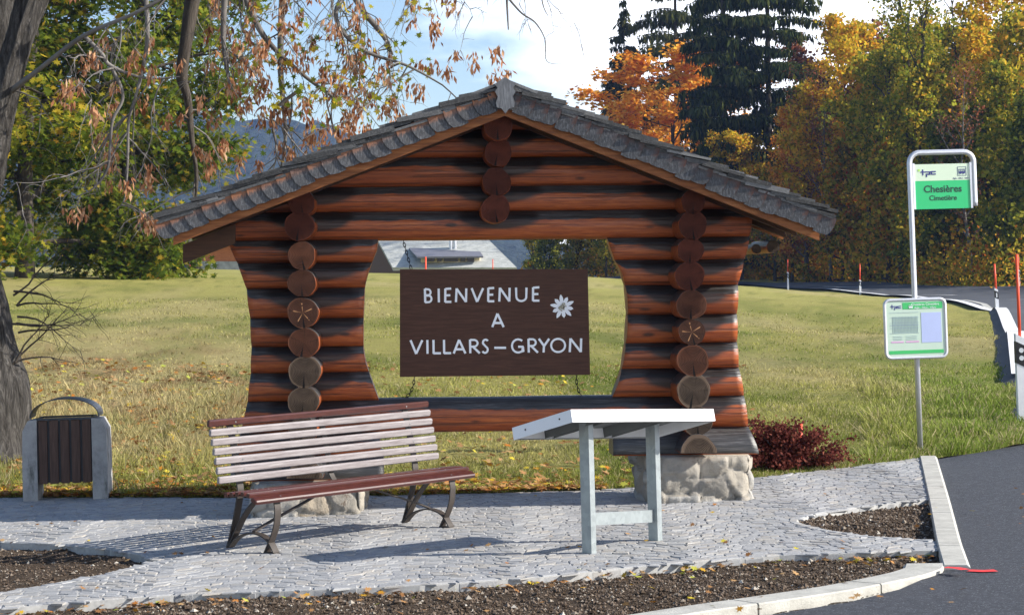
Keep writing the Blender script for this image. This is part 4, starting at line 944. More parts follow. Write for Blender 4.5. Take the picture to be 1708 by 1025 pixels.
mb = MB(); mb.box((0, .18, .43), (.484, .28, .55)); mb.build('bin_liner', M['binsteel'], bn)
mb = MB(); mb.box((0, -.002, .724), (.49, .014, .018)); mb.box((0, .355, .724), (.49, .014, .018)); mb.box((-.243, .178, .724), (.012, .34, .018)); mb.box((.243, .178, .724), (.012, .34, .018)); mb.build('rim', M['binsteel'], bn)
mb = MB(); pts = [(.305 * math.cos(math.radians(180 - 180 * k / 20)), .17, .735 + .165 * math.sin(math.radians(180 - 180 * k / 20)) ** .9) for k in range(21)]
mb.bar(pts, (0, 1, 0), .36, .008); mb.build('arched_hood', M['binsteel'], bn)

# ------------------------------------------------------------------ bus stop
bs = G(1535.5, 757); bus = thing('bus_stop_sign', 'steel bus stop pole with green Chesières Cimetière plate and square timetable board', 'bus stop', bs); bus.rotation_euler = (0, -.021, math.radians(8))
s = FPX / bs.y
Hh = 500 / s; Wd_ = 111 / s
M['cream'] = plain('cream_sign_face', (.62, .74, .56), .35, var=.02, bump=0); M['sgreen'] = plain('green_sign_face', (.022, .50, .17), .35, var=.02, bump=0)
M['navy'] = plain('navy_print', (.03, .035, .20), .5, bump=0); M['ink'] = plain('dark_green_print', (.01, .07, .045), .5, bump=0); M['leafg'] = plain('light_green_print', (.40, .66, .15), .5, bump=0)
M['sheet'] = plain('timetable_sheet', (.42, .49, .75), .3, var=.04, bump=0); M['pink'] = plain('pink_print', (.62, .35, .58), .5, bump=0); M['greyline'] = plain('grey_print', (.32, .42, .50), .5, bump=0)
M['dgreen'] = plain('deep_green_sign_face', (.045, .46, .13), .35, var=.03, bump=0); M['boardface'] = plain('pale_timetable_face', (.50, .63, .52), .3, var=.03, bump=0)
mb = MB(); R_ = .10
pts = [(0, 0, 0), (0, 0, Hh * .5), (0, 0, Hh - R_)] + [(R_ - R_ * math.cos(math.radians(a)), 0, Hh - R_ + R_ * math.sin(math.radians(a))) for a in (20, 40, 60, 80, 90)] + [(Wd_ - R_ + R_ * math.sin(math.radians(a)), 0, Hh - R_ + R_ * math.cos(math.radians(a))) for a in (0, 20, 40, 60, 80, 90)] + [(Wd_, 0, Hh - .5), (Wd_, 0, Hh - .54)]
mb.tube(pts, .027, 16); mb.build('pole', M['steel'], bus, smooth=True)
def rect(mb, x0, x1, z0, z1, y, d=.003): mb.box(((x0 + x1) / 2, y, (z0 + z1) / 2), (x1 - x0, d, z1 - z0)); return mb
pa0, pa1 = .030, Wd_ - .030; pz0, pz1 = Hh - .56, Hh - .115; zm = pz0 + (pz1 - pz0) * .63
pl = rect(MB(), pa0 + .016, pa1 - .016, zm, pz1, -.004, .006).build('stop_plate', M['cream'], bus)
rect(MB(), pa0 + .016, pa1 - .016, pz0, zm - .0005, -.004, .006).build('stop_plate', M['sgreen'], bus)
for x_ in (pa0 + .006, pa1 - .006): rect(MB(), x_ - .010, x_ + .010, pz0, pz1 + .01, -.004, .022).build('clamp_rail', M['steel'], bus)
def text(body, x, z, size, mat, parent, y, bold=0.0, align='CENTER'):
    c = bpy.data.curves.new('lettering', 'FONT'); c.body = body; c.size = size; c.align_x = align; c.offset = bold; c.extrude = .0006; c.resolution_u = 3
    o = bpy.data.objects.new('tmp', c); COL.objects.link(o); bpy.context.view_layer.update(); dg = bpy.context.evaluated_depsgraph_get()
    me = bpy.data.meshes.new_from_object(o.evaluated_get(dg)); bpy.data.objects.remove(o); me.materials.clear(); me.materials.append(M[mat])
    r = link(bpy.data.objects.new('lettering', me), parent); r.location = (x, y, z); r.rotation_euler = (math.pi / 2, 0, 0); return r
xm = (pa0 + pa1) / 2
text('Chesières', xm, pz0 + .165, .098, 'ink', bus, -.0085, .0022); text('Cimetière', xm, pz0 + .085, .070, 'ink', bus, -.0085, .0012)
text('Aigle - Ollon - Villars', pa1 - .105, zm + .012, .020, 'navy', bus, -.0085)
def tpc(mb, x, z, h, y):
    k = h / 5.0; th = .95 * k
    def seg(x0, z0, x1, z1): rect(mb, x + min(x0, x1) * k - th / 2, x + max(x0, x1) * k + th / 2, z + min(z0, z1) * k - th / 2, z + max(z0, z1) * k + th / 2, y - .00012 * seg.n); seg.n += 1
    seg.n = 0
    seg(1.3, 1.2, 1.3, 5); seg(0, 3.4, 8.2, 3.4); seg(4.3, -.2, 4.3, 1.6); seg(4.3, 1.6, 6.9, 1.6); seg(6.9, 1.6, 6.9, 3.4); seg(8.4, 1.6, 8.4, 3.4); seg(8.4, 3.6, 11.6, 3.6); seg(8.4, 1.6, 11.6, 1.6)
mb = MB(); tpc(mb, pa0 + .085, zm + .045, .062, -.0082); mb.build('operator_logo', M['navy'], bus)
mb = MB(); mb.tube([(pa0 + .062, -.0075, zm + .105), (pa0 + .062, -.0095, zm + .105)], .013, 10); mb.build('operator_logo', M['leafg'], bus)
def busicon(x, z, w, m, y, par, box=True):
    mb = MB()
    if box:
        e = w * .62
        for a, b, c_, d_ in ((-e, e, -e, -e + .003), (-e, e, e - .003, e), (-e, -e + .003, -e + .003, e - .003), (e - .003, e, -e + .003, e - .003)): rect(mb, x + a, x + b, z + c_, z + d_, y)
    rect(mb, x - w * .45, x + w * .45, z - w * .28, z - w * .05, y - .0002); rect(mb, x - w * .45, x + w * .45, z + w * .24, z + w * .30, y - .0004)
    for q in (-.42, -.14, .14, .38): rect(mb, x + q * w, x + q * w + w * .05, z - w * .05, z + w * .24, y - .0006)
    for q in (-.22, .24): mb.tube([(x + q * w, y, z - w * .28), (x + q * w, y - .003, z - w * .28)], w * .12, 10)
    mb.build('bus_symbol', M[m], par)
busicon(pa1 - .095, zm + .088, .072, 'navy', -.0082, bus)
# timetable board
bw, bh = 104 / s, 96 / s; bz = (757 - 600) / s + .02; bc = bz + bh / 2; bx = -.02
bd_ = thing('tmp', 'x', 'x'); bpy.data.objects.remove(bd_)
def rrect(w, h, r, n=5):
    o = []
    for cx_, cz_, a0 in ((w / 2 - r, h / 2 - r, 0), (-w / 2 + r, h / 2 - r, 90), (-w / 2 + r, -h / 2 + r, 180), (w / 2 - r, -h / 2 + r, 270)):
        for k in range(n + 1): a = math.radians(a0 + 90 * k / n); o.append((cx_ + r * math.cos(a), cz_ + r * math.sin(a)))
    return o
yb_ = -.060
mb = MB(); mb.prism(rrect(bw - .02, bh - .02, .045), lambda a, b, t_: (bx + a, yb_ + t_, bc + b), 0, .02); board = mb.build('timetable_board', M['boardface'], bus)
mb = MB(); q = [(bx + a, yb_ + .006, bc + b) for a, b in rrect(bw, bh, .055)]; q.append(q[0]); q.append(q[1]); mb.tube(q, .0165, 10, cap=False); mb.build('frame', M['steel'], board, smooth=True)
L0, R0, T0, B0_ = bx - bw / 2 + .02, bx + bw / 2 - .02, bc + bh / 2 - .02, bc - bh / 2 + .02
def u2(a, b, m, y, par, name='print'): 
    (x0, x1), (z0, z1) = a, b; return rect(MB(), L0 + (R0 - L0) * x0, L0 + (R0 - L0) * x1, B0_ + (T0 - B0_) * z0, B0_ + (T0 - B0_) * z1, y, .002).build(name, M[m], par)
yf = yb_ - .0012
u2((.28, .985), (.862, .985), 'dgreen', yf, board, 'header'); u2((.02, .98), (.035, .10), 'dgreen', yf, board, 'footer'); u2((.60, .955), (.235, .79), 'sheet', yf, board, 'timetable_sheet')
u2((.06, .28), (.245, .272), 'pink', yf, board); u2((.32, .55), (.245, .272), 'pink', yf, board)
mb = MB()
for k in range(5): z = .80 - k * .095; rect(mb, L0 + (R0 - L0) * .05, L0 + (R0 - L0) * .56, B0_ + (T0 - B0_) * z, B0_ + (T0 - B0_) * z + .0025, yf)
for k in range(18): x = .10 + k * .0255; rect(mb, L0 + (R0 - L0) * x, L0 + (R0 - L0) * x + .0012, B0_ + (T0 - B0_) * .43, B0_ + (T0 - B0_) * .73, yf - .0003)
rect(mb, L0 + (R0 - L0) * .05, L0 + (R0 - L0) * .56, B0_ + (T0 - B0_) * .565, B0_ + (T0 - B0_) * .575, yf - .0006)
for k in range(3): z = .36 - k * .03; rect(mb, L0 + (R0 - L0) * .10, L0 + (R0 - L0) * .26, B0_ + (T0 - B0_) * z, B0_ + (T0 - B0_) * z + .002, yf - .0006); rect(mb, L0 + (R0 - L0) * .32, L0 + (R0 - L0) * .52, B0_ + (T0 - B0_) * z, B0_ + (T0 - B0_) * z + .002, yf - .0006)
mb.build('timetable_lines', M['greyline'], board)
mb = MB(); tpc(mb, L0 + .045, T0 - .072, .042, yf); mb.build('operator_logo', M['navy'], board)
busicon(L0 + .245, T0 - .048, .045, 'white', yf - .002, board, False)
text('Chesières Cimetière', L0 + (R0 - L0) * .68, T0 - .040, .034, 'white', board, yf - .0015); text('Aigle - Ollon - Villars', L0 + (R0 - L0) * .68, T0 - .070, .026, 'white', board, yf - .0015)

# ------------------------------------------------------------------ delineators
M['post_white'] = plain('white_plastic_post', (.78, .78, .80), .5, var=.05); M['post_black'] = plain('black_band', (.012, .012, .014), .5); M['snow'] = plain('orange_snow_pole', (.80, .085, .03), .5, var=.1, bump=0)
M['refl'] = plain('post_reflector', (.62, .64, .66), .2, bump=0)
def delineator(px, ytop, ywhite, ybase, D, label, round_refl=False, lean=0.0):
    b = P(px, ybase, D); s_ = FPX / D; hw = (ybase - ywhite) / s_; hs = (ywhite - ytop) / s_; w = .115
    o = thing('delineator_post', label, 'road marker', b, 0, 'delineator posts with orange snow poles along the road'); o.rotation_euler = (0, lean, 0)
    mb = MB(); mb.prism([(-w / 2, -.3), (w / 2, -.3), (w / 2, hw - .06), (-w / 2, hw)], lambda a, b_, t_: (a, t_, b_), -.045, .045); mb.build('body', M['post_white'], o)
    mb = MB(); z0, z1 = hw * .58, hw * .86; e = w / 2 + .003; mb.prism([(-e, z0 + .04), (e, z0 - .02), (e, z1 - .02), (-e, z1 + .04)], lambda a, b_, t_: (a, t_, b_), -.048, .048); band = mb.build('band', M['post_black'], o)
    mb = MB()
    if round_refl:
        for zz in (.70, .80): mb.tube([(-.0, -.049, hw * zz - .01), (.0, -.054, hw * zz - .01)], .028, 12)
    else: mb.box((0, -.050, (z0 + z1) / 2), (.045, .006, (z1 - z0) * .6))
    mb.build('reflector', M['refl'], band)
    mb = MB(); mb.tube([(0, 0, hw - .08), (0, 0, hw + hs)], .018 if D < 30 else .034, 8); mb.build('snow_pole', M['snow'], o, smooth=True)
delineator(1706, 425, 557, 686, 25.2, 'nearest white roadside post with orange pole, standing by the kerb at the right border', True, -.02)
delineator(1664, 440, 480, 523, 77, 'white roadside post with orange pole leaning left on the inside of the bend', False, -.045)
delineator(1700, 424, 449, 479, 129, 'white roadside post with orange pole across the road at the forest edge')
delineator(1435, 440, 466, 491, 131, 'white roadside post with orange pole midway along the bend, left of the bus stop')
delineator(1314.5, 433, 453, 478.5, 150, 'farthest white roadside post with orange pole, just right of the shelter roof')
def stick(px, y0, y1, D, r, label, cat='stake', name='marker_stake'):
    a, b = P(px, y1, D), P(px, y0, D); mb = MB(); mb.tube([Vector((0, 0, -.3)), Vector((0, 0, 0)), Vector((b.x - a.x, 0, b.z - a.z))], r, 8); o = mb.build(name, M['snow'], None, True); o.location = a; setp(o, label, cat); return o
stick(710, 428, 449, 125, .045, 'orange snow pole standing in front of the slate roofed chalet dormer', 'snow pole', 'snow_pole')
stick(822, 432, 449, 125, .025, 'thin orange snow pole in front of the right end of the chalet roof', 'snow pole', 'snow_pole')
stick(316, 434, 441, 120, .05, 'small orange snow pole beside the orange walled barn', 'snow pole', 'snow_pole')
stick(1335, 706, 745, 21.2, .022, 'short orange wooden stake behind the red barberry shrub')

# ------------------------------------------------------------------ distant buildings
t = NT('slate_roof', .7, .3); v = t.coord('Object', (1, 1, 1)); n = t.noise(t.coord('Object', (.5, .5, 4)), 3.5, 6, .8, .5); t.col(t.ramp(n, [(.3, (.26, .27, .25)), (.5, (.46, .47, .44)), (.7, (.66, .66, .62))])); t.bump(n, .6, .1); M['slate'] = t.m
M['chaletwood'] = plank('chalet_timber', (.06, .025, .012), (.12, .05, .022), (.18, .08, .035), (2, 2, 8)); M['orangewall'] = plank('orange_timber_wall', (.32, .10, .035), (.45, .15, .055), (.55, .21, .08), (1, 1, 6))
M['render'] = plain('cream_render', (.62, .54, .38), .8); M['glass'] = plain('dark_window', (.03, .02, .018), .2, bump=0); M['greymetal'] = plain('grey_metal_roof', (.16, .16, .19), .5)
M['rubble'] = plain('rubble_stone', (.36, .36, .36), .9, var=.4, scale=3, bump=.6)
ch = thing('chalet', 'distant chalet with a pale slate roof and a long dormer, seen through the shelter opening', 'chalet', P(760, 470, 160))
iv = Matrix.Translation(-ch.location)
E1, E2, Rr1, Rr2 = P(655, 446, 160), P(862, 446, 158), P(604, 352, 170), P(767, 352, 168)
def poly3(name, pts, m, par, th=.25):
    pts = [iv @ p for p in pts]; n = len(pts); nr_m = (pts[1] - pts[0]).cross(pts[2] - pts[0]).normalized(); nr_m = (nr_m if nr_m.y < 0 else -nr_m) if abs(nr_m.z) < .12 else (nr_m if nr_m.z > 0 else -nr_m)
    V = pts + [p - nr_m * th for p in pts]; mb = MB(); mb.add(V, [tuple(range(n)), tuple(range(n, 2 * n))[::-1]] + [(i, (i + 1) % n, n + (i + 1) % n, n + i) for i in range(n)]); return mb.build(name, M[m], par)
poly3('roof', [E1, E2, Rr2, Rr1], 'slate', ch)
back = Vector((0, 10, 0)); Bk1, Bk2 = Rr1 + Vector((-3.4, 10, -(Rr1.z - E1.z))), Rr2 + Vector((-3.4, 10, -(Rr2.z - E2.z)))
poly3('roof', [Rr1, Rr2, Bk2, Bk1], 'slate', ch)
dn = Vector((0, 0, -3.5)); inn = Vector((.5, .9, -.1))
poly3('wall', [E1 + inn, E2 + Vector((-.5, .9, -.1)), E2 + dn + Vector((-.5, .9, 0)), E1 + dn + inn], 'chaletwood', ch, .2)
g1 = E1 + Vector((.9, .9, -.2)); poly3('wall', [g1, Rr1 + Vector((.9, 0, -.4)), Bk1 + Vector((.9, -.9, -.2)), Bk1 + Vector((.9, -.9, -4)), g1 + dn], 'chaletwood', ch, .2)
g1 = E2 + Vector((-.9, .9, -.2)); poly3('wall', [g1, Rr2 + Vector((-.9, 0, -.4)), Bk2 + Vector((-.9, -.9, -.2)), Bk2 + Vector((-.9, -.9, -4)), g1 + dn], 'chaletwood', ch, .2)
dw = poly3('dormer', [P(702, 426, 160.0), P(800, 426, 159.6), P(800, 437.5, 159.6), P(702, 437.5, 160.0)], 'render', ch, 1.6)
poly3('dormer_roof', [P(696, 428, 159.1), P(806, 427, 159), P(797, 413.5, 162.6), P(682, 413.5, 162.6)], 'greymetal', ch, .12)
for a, b in ((712, 725), (729, 737), (740.5, 764), (768, 776), (779, 791)): poly3('window', [P(a, 428, 159.5), P(b, 428, 159.5), P(b, 436, 159.5), P(a, 436, 159.5)], 'glass', dw, .12)
mb = MB()
for x in (752, 759): mb.tube([iv @ P(x, 421, 162), iv @ P(x, 372, 162)], .13, 10)
mb.build('chimney', M['steel'], ch)
bpx = thing('barn', 'distant barn with an orange timber wall above grey rubble stone, left of the shelter', 'barn', P(370, 449, 135)); iv = Matrix.Translation(-bpx.location)
poly3('wall', [P(338, 402, 135), P(450, 404, 133), P(450, 436, 133), P(338, 435.5, 135)], 'orangewall', bpx, .3)
poly3('stone_base', [P(336, 435.5, 134.9), P(450, 436, 132.9), P(450, 452, 132.9), P(336, 452, 134.9)], 'rubble', bpx, .5)
poly3('wall', [P(338, 402, 135.2), P(318, 402, 142), P(318, 452, 142), P(338, 452, 135.2)], 'chaletwood', bpx, .3)
poly3('roof', [P(330, 402, 134.2), P(460, 404, 132.2), P(450, 385, 140), P(322, 384, 142)], 'slate', bpx, .2)

# ------------------------------------------------------------------ trees
def leaf_cloud(cen, size, rng, shape='quad', flat=0.0, hang=0.0, smin=.6):
    n = len(cen); cen = np.asarray(cen)
    if shape == 'quad': L2 = np.array([(0, -.5), (.38, 0), (0, .55), (-.38, .05)])
    elif shape == 'maple': L2 = np.array([(0, -.25), (.34, -.48), (.24, -.14), (.60, .0), (.22, .10), (.34, .42), (.10, .28), (0, .66), (-.10, .28), (-.34, .42), (-.22, .10), (-.60, .0), (-.24, -.14), (-.34, -.48)])
    elif shape == 'long': L2 = np.array([(0, 0), (.13, -.45), (0, -1.0), (-.13, -.45)])
    k = len(L2)
    th = rng.uniform(0, 2 * np.pi, n); nz = rng.normal(0, 1, (n, 3)); nz[:, 2] = np.abs(nz[:, 2]) + flat; nz /= np.linalg.norm(nz, axis=1)[:, None]
    if hang > 0:
        nz[:, 2] *= (1 - hang); nz /= np.linalg.norm(nz, axis=1)[:, None]
        up = np.tile([0, 0, 1.0], (n, 1)) + rng.normal(0, .28, (n, 3)); b = up - nz * (up * nz).sum(1)[:, None]; b /= np.linalg.norm(b, axis=1)[:, None]; a = np.cross(b, nz)
    else:
        r_ = rng.normal(0, 1, (n, 3)); a = np.cross(nz, r_); a /= np.linalg.norm(a, axis=1)[:, None]; b = np.cross(nz, a)
    s_ = size * rng.uniform(smin, 1.3, n)
    V = cen[:, None, :] + s_[:, None, None] * (L2[None, :, 0:1] * a[:, None, :] + L2[None, :, 1:2] * b[:, None, :])
    return V.reshape(-1, 3), k
def rdir(rr, d, spread):
    v = Vector((rr.gauss(0, 1), rr.gauss(0, 1), rr.gauss(0, 1))) * spread + d; return v.normalized()
def grow(seed, H, r0, cr, cz, nl, shape='round', up=.35, wob=.25, sub=5, droop=0.0, trunk_to=.97, twigs=3):
    """tapered trunk with limbs, sub-branches and twigs; returns tube builder and leaf sites"""
    rr = random.Random(seed); mb = MB(); sites = []
    tr = []; p = Vector((0, 0, -.3)); n = 12; dx = Vector((0, 0, 0))
    for i in range(n + 1):
        tr.append(p.copy()); dx = dx * .6 + Vector((rr.gauss(0, wob), rr.gauss(0, wob), 0)) * H / 60; p = p + Vector((0, 0, (H * trunk_to + .3) / n)) + dx
    rs = [r0 * (1 - .93 * (i / n) ** 1.1) * (1.25 if i == 0 else 1) for i in range(n + 1)]; mb.tube(tr, rs, 9)
    def tp(f): i = min(int(f * n), n - 1); return tr[i].lerp(tr[i + 1], f * n - i), rs[i]
    for k in range(nl):
        f = cz + (1 - cz) * ((k + rr.random()) / nl) * .97; b, br = tp(f); g_ = (f - cz) / (1 - cz)
        if shape == 'round': ln = cr * (math.sin(math.pi * (.12 + .80 * g_)) ** .7) * rr.uniform(.75, 1.15)
        elif shape == 'vase': ln = cr * (.55 + .6 * g_) * rr.uniform(.7, 1.1)
        else: ln = cr * (1 - g_ * .85) * rr.uniform(.75, 1.1)
        a = k * 2.4 + rr.uniform(-.5, .5); d = Vector((math.cos(a), math.sin(a), up + .8 * g_ + rr.uniform(-.2, .2))).normalized()
        pts = [b]; q = b.copy(); m = 6; dd = d
        for i in range(m): dd = rdir(rr, dd + Vector((0, 0, .06 - droop * i / m)), .16); q = q + dd * ln / m; pts.append(q.copy())
        lr = min(br * .6, ln * .028 + .02) * (1.35 if shape == 'vase' else 1); mb.tube(pts, [lr * (1 - .85 * i / m) for i in range(m + 1)], 6)
        for s_ in range(sub):
            ff = .25 + .75 * (s_ + rr.random()) / sub; i = min(int(ff * m), m - 1); sb = pts[i].lerp(pts[i + 1], ff * m - i)
            sl_ = ln * rr.uniform(.28, .5) * (1.1 - ff * .5); sd = rdir(rr, (pts[i + 1] - pts[i]).normalized() * .7 + Vector((0, 0, .15 - droop)), .55); sp = [sb]; q2 = sb.copy()
            for j in range(3): sd = rdir(rr, sd - Vector((0, 0, droop * .3)), .2); q2 = q2 + sd * sl_ / 3; sp.append(q2.copy())
            mb.tube(sp, [lr * .35, lr * .25, lr * .16, lr * .05], 4, cap=False)
            for j in range(1, 4): sites.append(sp[j])
            for j in range(twigs):
                e = sp[rr.randint(1, 3)]; td = rdir(rr, sd, .8); t2 = e + td * sl_ * rr.uniform(.25, .5); mb.tube([e, (e + t2) / 2 + Vector((0, 0, .02)), t2], [lr * .12, lr * .08, lr * .03], 3, cap=False); sites.append(t2)
    return mb, sites
def leaves_at(sites, n, sig, size, seed, shape='quad', keep=1.0, **kw):
    rng = np.random.default_rng(seed); S_ = np.array([tuple(s) for s in sites])
    if keep < 1: S_ = S_[rng.random(len(S_)) < keep]
    w = rng.uniform(.3, 1.7, len(S_)); idx = rng.choice(len(S_), n, p=w / w.sum())
    c = S_[idx] + rng.normal(0, sig, (n, 3)) * np.array([1, 1, .7]); return leaf_cloud(c, size, rng, shape, **kw)
def spruce(seed, H, Rm, z0=.06, nw=34, dens=1.0, r0=.28, hang=.5):
    rr = random.Random(seed); mb = MB(); mb.tube([(0, 0, -.3), (0, 0, H * .3), (.03, 0, H * .7), (0, 0, H)], [r0, r0 * .8, r0 * .4, .02], 9)
    C_ = []; Hg = []
    for k in range(nw):
        f = z0 + (1 - z0) * (k + rr.uniform(-.3, .3)) / nw; f = min(max(f, z0), .995); g_ = (f - z0) / (1 - z0)
        for q in range(6 if g_ < .8 else 4):
            ln = Rm * (1 - g_ ** 1.6) ** .9 * rr.uniform(.55, 1.12) + .15; a = rr.uniform(0, 6.28); z = f * H + rr.uniform(-.2, .2)
            d = Vector((math.cos(a), math.sin(a), 0)); m = 6; pts = []
            for i in range(m + 1):
                t_ = i / m; pts.append(d * ln * t_ + Vector((0, 0, z + ln * (.12 * t_ - .55 * t_ * t_ + .38 * t_ ** 3 * 1.1 * (1 - g_)) + (g_ * .3 * ln * t_))))
            mb.tube(pts, [.045 * (1 - t / m * .85) * (ln / Rm + .3) for t in range(m + 1)], 4, cap=False)
            nn_ = int(ln * 22 * dens)
            for j in range(nn_):
                t_ = rr.uniform(.1, 1.02); i = min(int(t_ * m), m - 1); c = pts[i].lerp(pts[i + 1], t_ * m - i); sd = Vector((-d.y, d.x, 0)) * rr.gauss(0, .14 * ln * (1.05 - t_ * .6) + .08)
                C_.append(c + sd + Vector((0, 0, -rr.uniform(0, .12)))); Hg.append(1)
    rng = np.random.default_rng(seed); C_ = np.array([tuple(c) for c in C_]); V, k_ = leaf_cloud(C_, hang, rng, 'long', hang=.75, smin=.35)
    V2, k2 = leaf_cloud(C_[rng.random(len(C_)) < .6], .30, rng, 'quad', flat=1.2)
    return mb, np.r_[V, V2], 4
def tree_obj(name, mb, V, k, bark, leafm, loc, label, cat, group=None, rz=0, sc=1.0, crown='crown'):
    t_ = thing(name, label, cat, loc, rz, group); t_.scale = (sc, sc, sc)
    mb.build('trunk', M[bark], t_, smooth=True, fix=False)
    if V is not None: fast_mesh(crown, V, k, M[leafm], t_)
    return t_
def copy_tree(src, loc, rz, sc, label, leafm=None, group=None):
    o = src.copy(); COL.objects.link(o); o.location = loc; o.rotation_euler = (0, 0, rz); o.scale = sc if isinstance(sc, tuple) else (sc, sc, sc); o['label'] = label
    if group: o['group'] = group
    for c in src.children:
        d = c.copy(); COL.objects.link(d); d.parent = o
        if leafm and c.name.startswith('crown'):
            d.material_slots[0].link = 'OBJECT'; d.material_slots[0].material = M[leafm]
    return o
def at(px, D, dz=0.0):
    if D > 100: D = max(D, float(np.interp(px, [860, 1000, 1240, 1400, 1540, 1708, 1900], [225, 219, 190, 180, 151, 131, 114])))
    X = (px - CXP) / FPX * D; return Vector((X, D, z1(X, D) + dz))
GF = 'trees of the wood beyond the road'

# prototypes; each is also one of the placed trees
def proto(kind, seed, px, D, H, label, leafm):
    loc = at(px, D)
    if kind == 'broad': mb, st = grow(seed, H, .26, H * .27, .22, 20, 'round', sub=6); V, k = leaves_at(st, 12500, .38, .35, seed)
    elif kind == 'slim': mb, st = grow(seed, H, .17, H * .17, .15, 22, 'round', up=.6, sub=5); V, k = leaves_at(st, 6500, .34, .31, seed)
    elif kind == 'bushy': mb, st = grow(seed, H, .20, H * .34, .05, 24, 'cone', up=.3, sub=6); V, k = leaves_at(st, 11500, .36, .34, seed)
    elif kind == 'ash': mb, st = grow(seed, H, .20, H * .16, .22, 20, 'vase', up=1.5, sub=6, twigs=4, wob=.4); V, k = leaves_at([s_ for s_ in st if s_.z < H * .72] + [s_ for s_ in st if s_.z >= H * .72][::5], 4600, .35, .27, seed)
    elif kind == 'bare': mb, st = grow(seed, H, .16, H * .20, .12, 22, 'round', up=.7, sub=7, twigs=5); V, k = leaves_at(st, 1500, .3, .18, seed)
    return tree_obj({'broad': 'broadleaf_tree', 'slim': 'slim_tree', 'bushy': 'bushy_tree', 'ash': 'ash_tree', 'bare': 'bare_tree'}[kind], mb, V, k, 'twig' if kind == 'bare' else 'barkdark', leafm, loc, label, 'tree', GF)
T_broad = proto('broad', 11, 1128, 205, 23.0, 'glowing orange autumn tree in front of the dark spruces, above the right roof slope', 'orange')
T_broad2 = proto('broad', 12, 1480, 175, 18, 'broad olive green tree directly behind the green bus stop plate', 'yg')
T_broad.scale = (1.5, 1.5, .90)
T_slim = proto('slim', 13, 1345, 168, 16, 'slim golden green tree just right of the tall spruces, behind the roof end', 'gold')
T_bushy = proto('bushy', 14, 1650, 150, 12.5, 'dark green bushy tree low at the right edge, behind the road', 'dullgreen')
T_ash = proto('ash', 15, 1500, 160, 27, 'tall thin ash with a nearly leafless fanned top, left of the bus stop plate', 'mapleyel')
T_bare = proto('bare', 16, 1385, 160, 17, 'pale leafless tree with fine grey twigs beside the tall spruces', 'rust')
mb, V, k = spruce(21, 40, 7.0, .16, 27, 1.15, .36, .85); SP1 = tree_obj('spruce', mb, V, k, 'barkdark', 'spruce', at(1284, 195), 'tallest spruce with long horizontal boughs and its trunk showing below', 'spruce', GF)
mb, V, k = spruce(22, 37, 4.9, .05, 38, 1.4, .32, .95); SP2 = tree_obj('spruce', mb, V, k, 'barkdark', 'spruce', at(1208, 190), 'dense dark spruce with curtains of hanging twigs, left of the tallest spruce', 'spruce', GF)
SP3 = copy_tree(SP1, at(1130, 232), 2.0, (.92, .92, 1.12), 'olive toned spruce rising behind the orange tree, its top out of the picture', 'olive_spruce')
SP4 = copy_tree(SP2, at(1043, 235), 1.1, (.95, .95, .82), 'narrow spruce at the left edge of the right hand wood, against the pale sky', 'olive_spruce')
SP5 = copy_tree(SP2, at(1172, 222), 4.0, (.6, .6, .80), 'dark spruce squeezed between the orange tree and the dense hanging spruce')
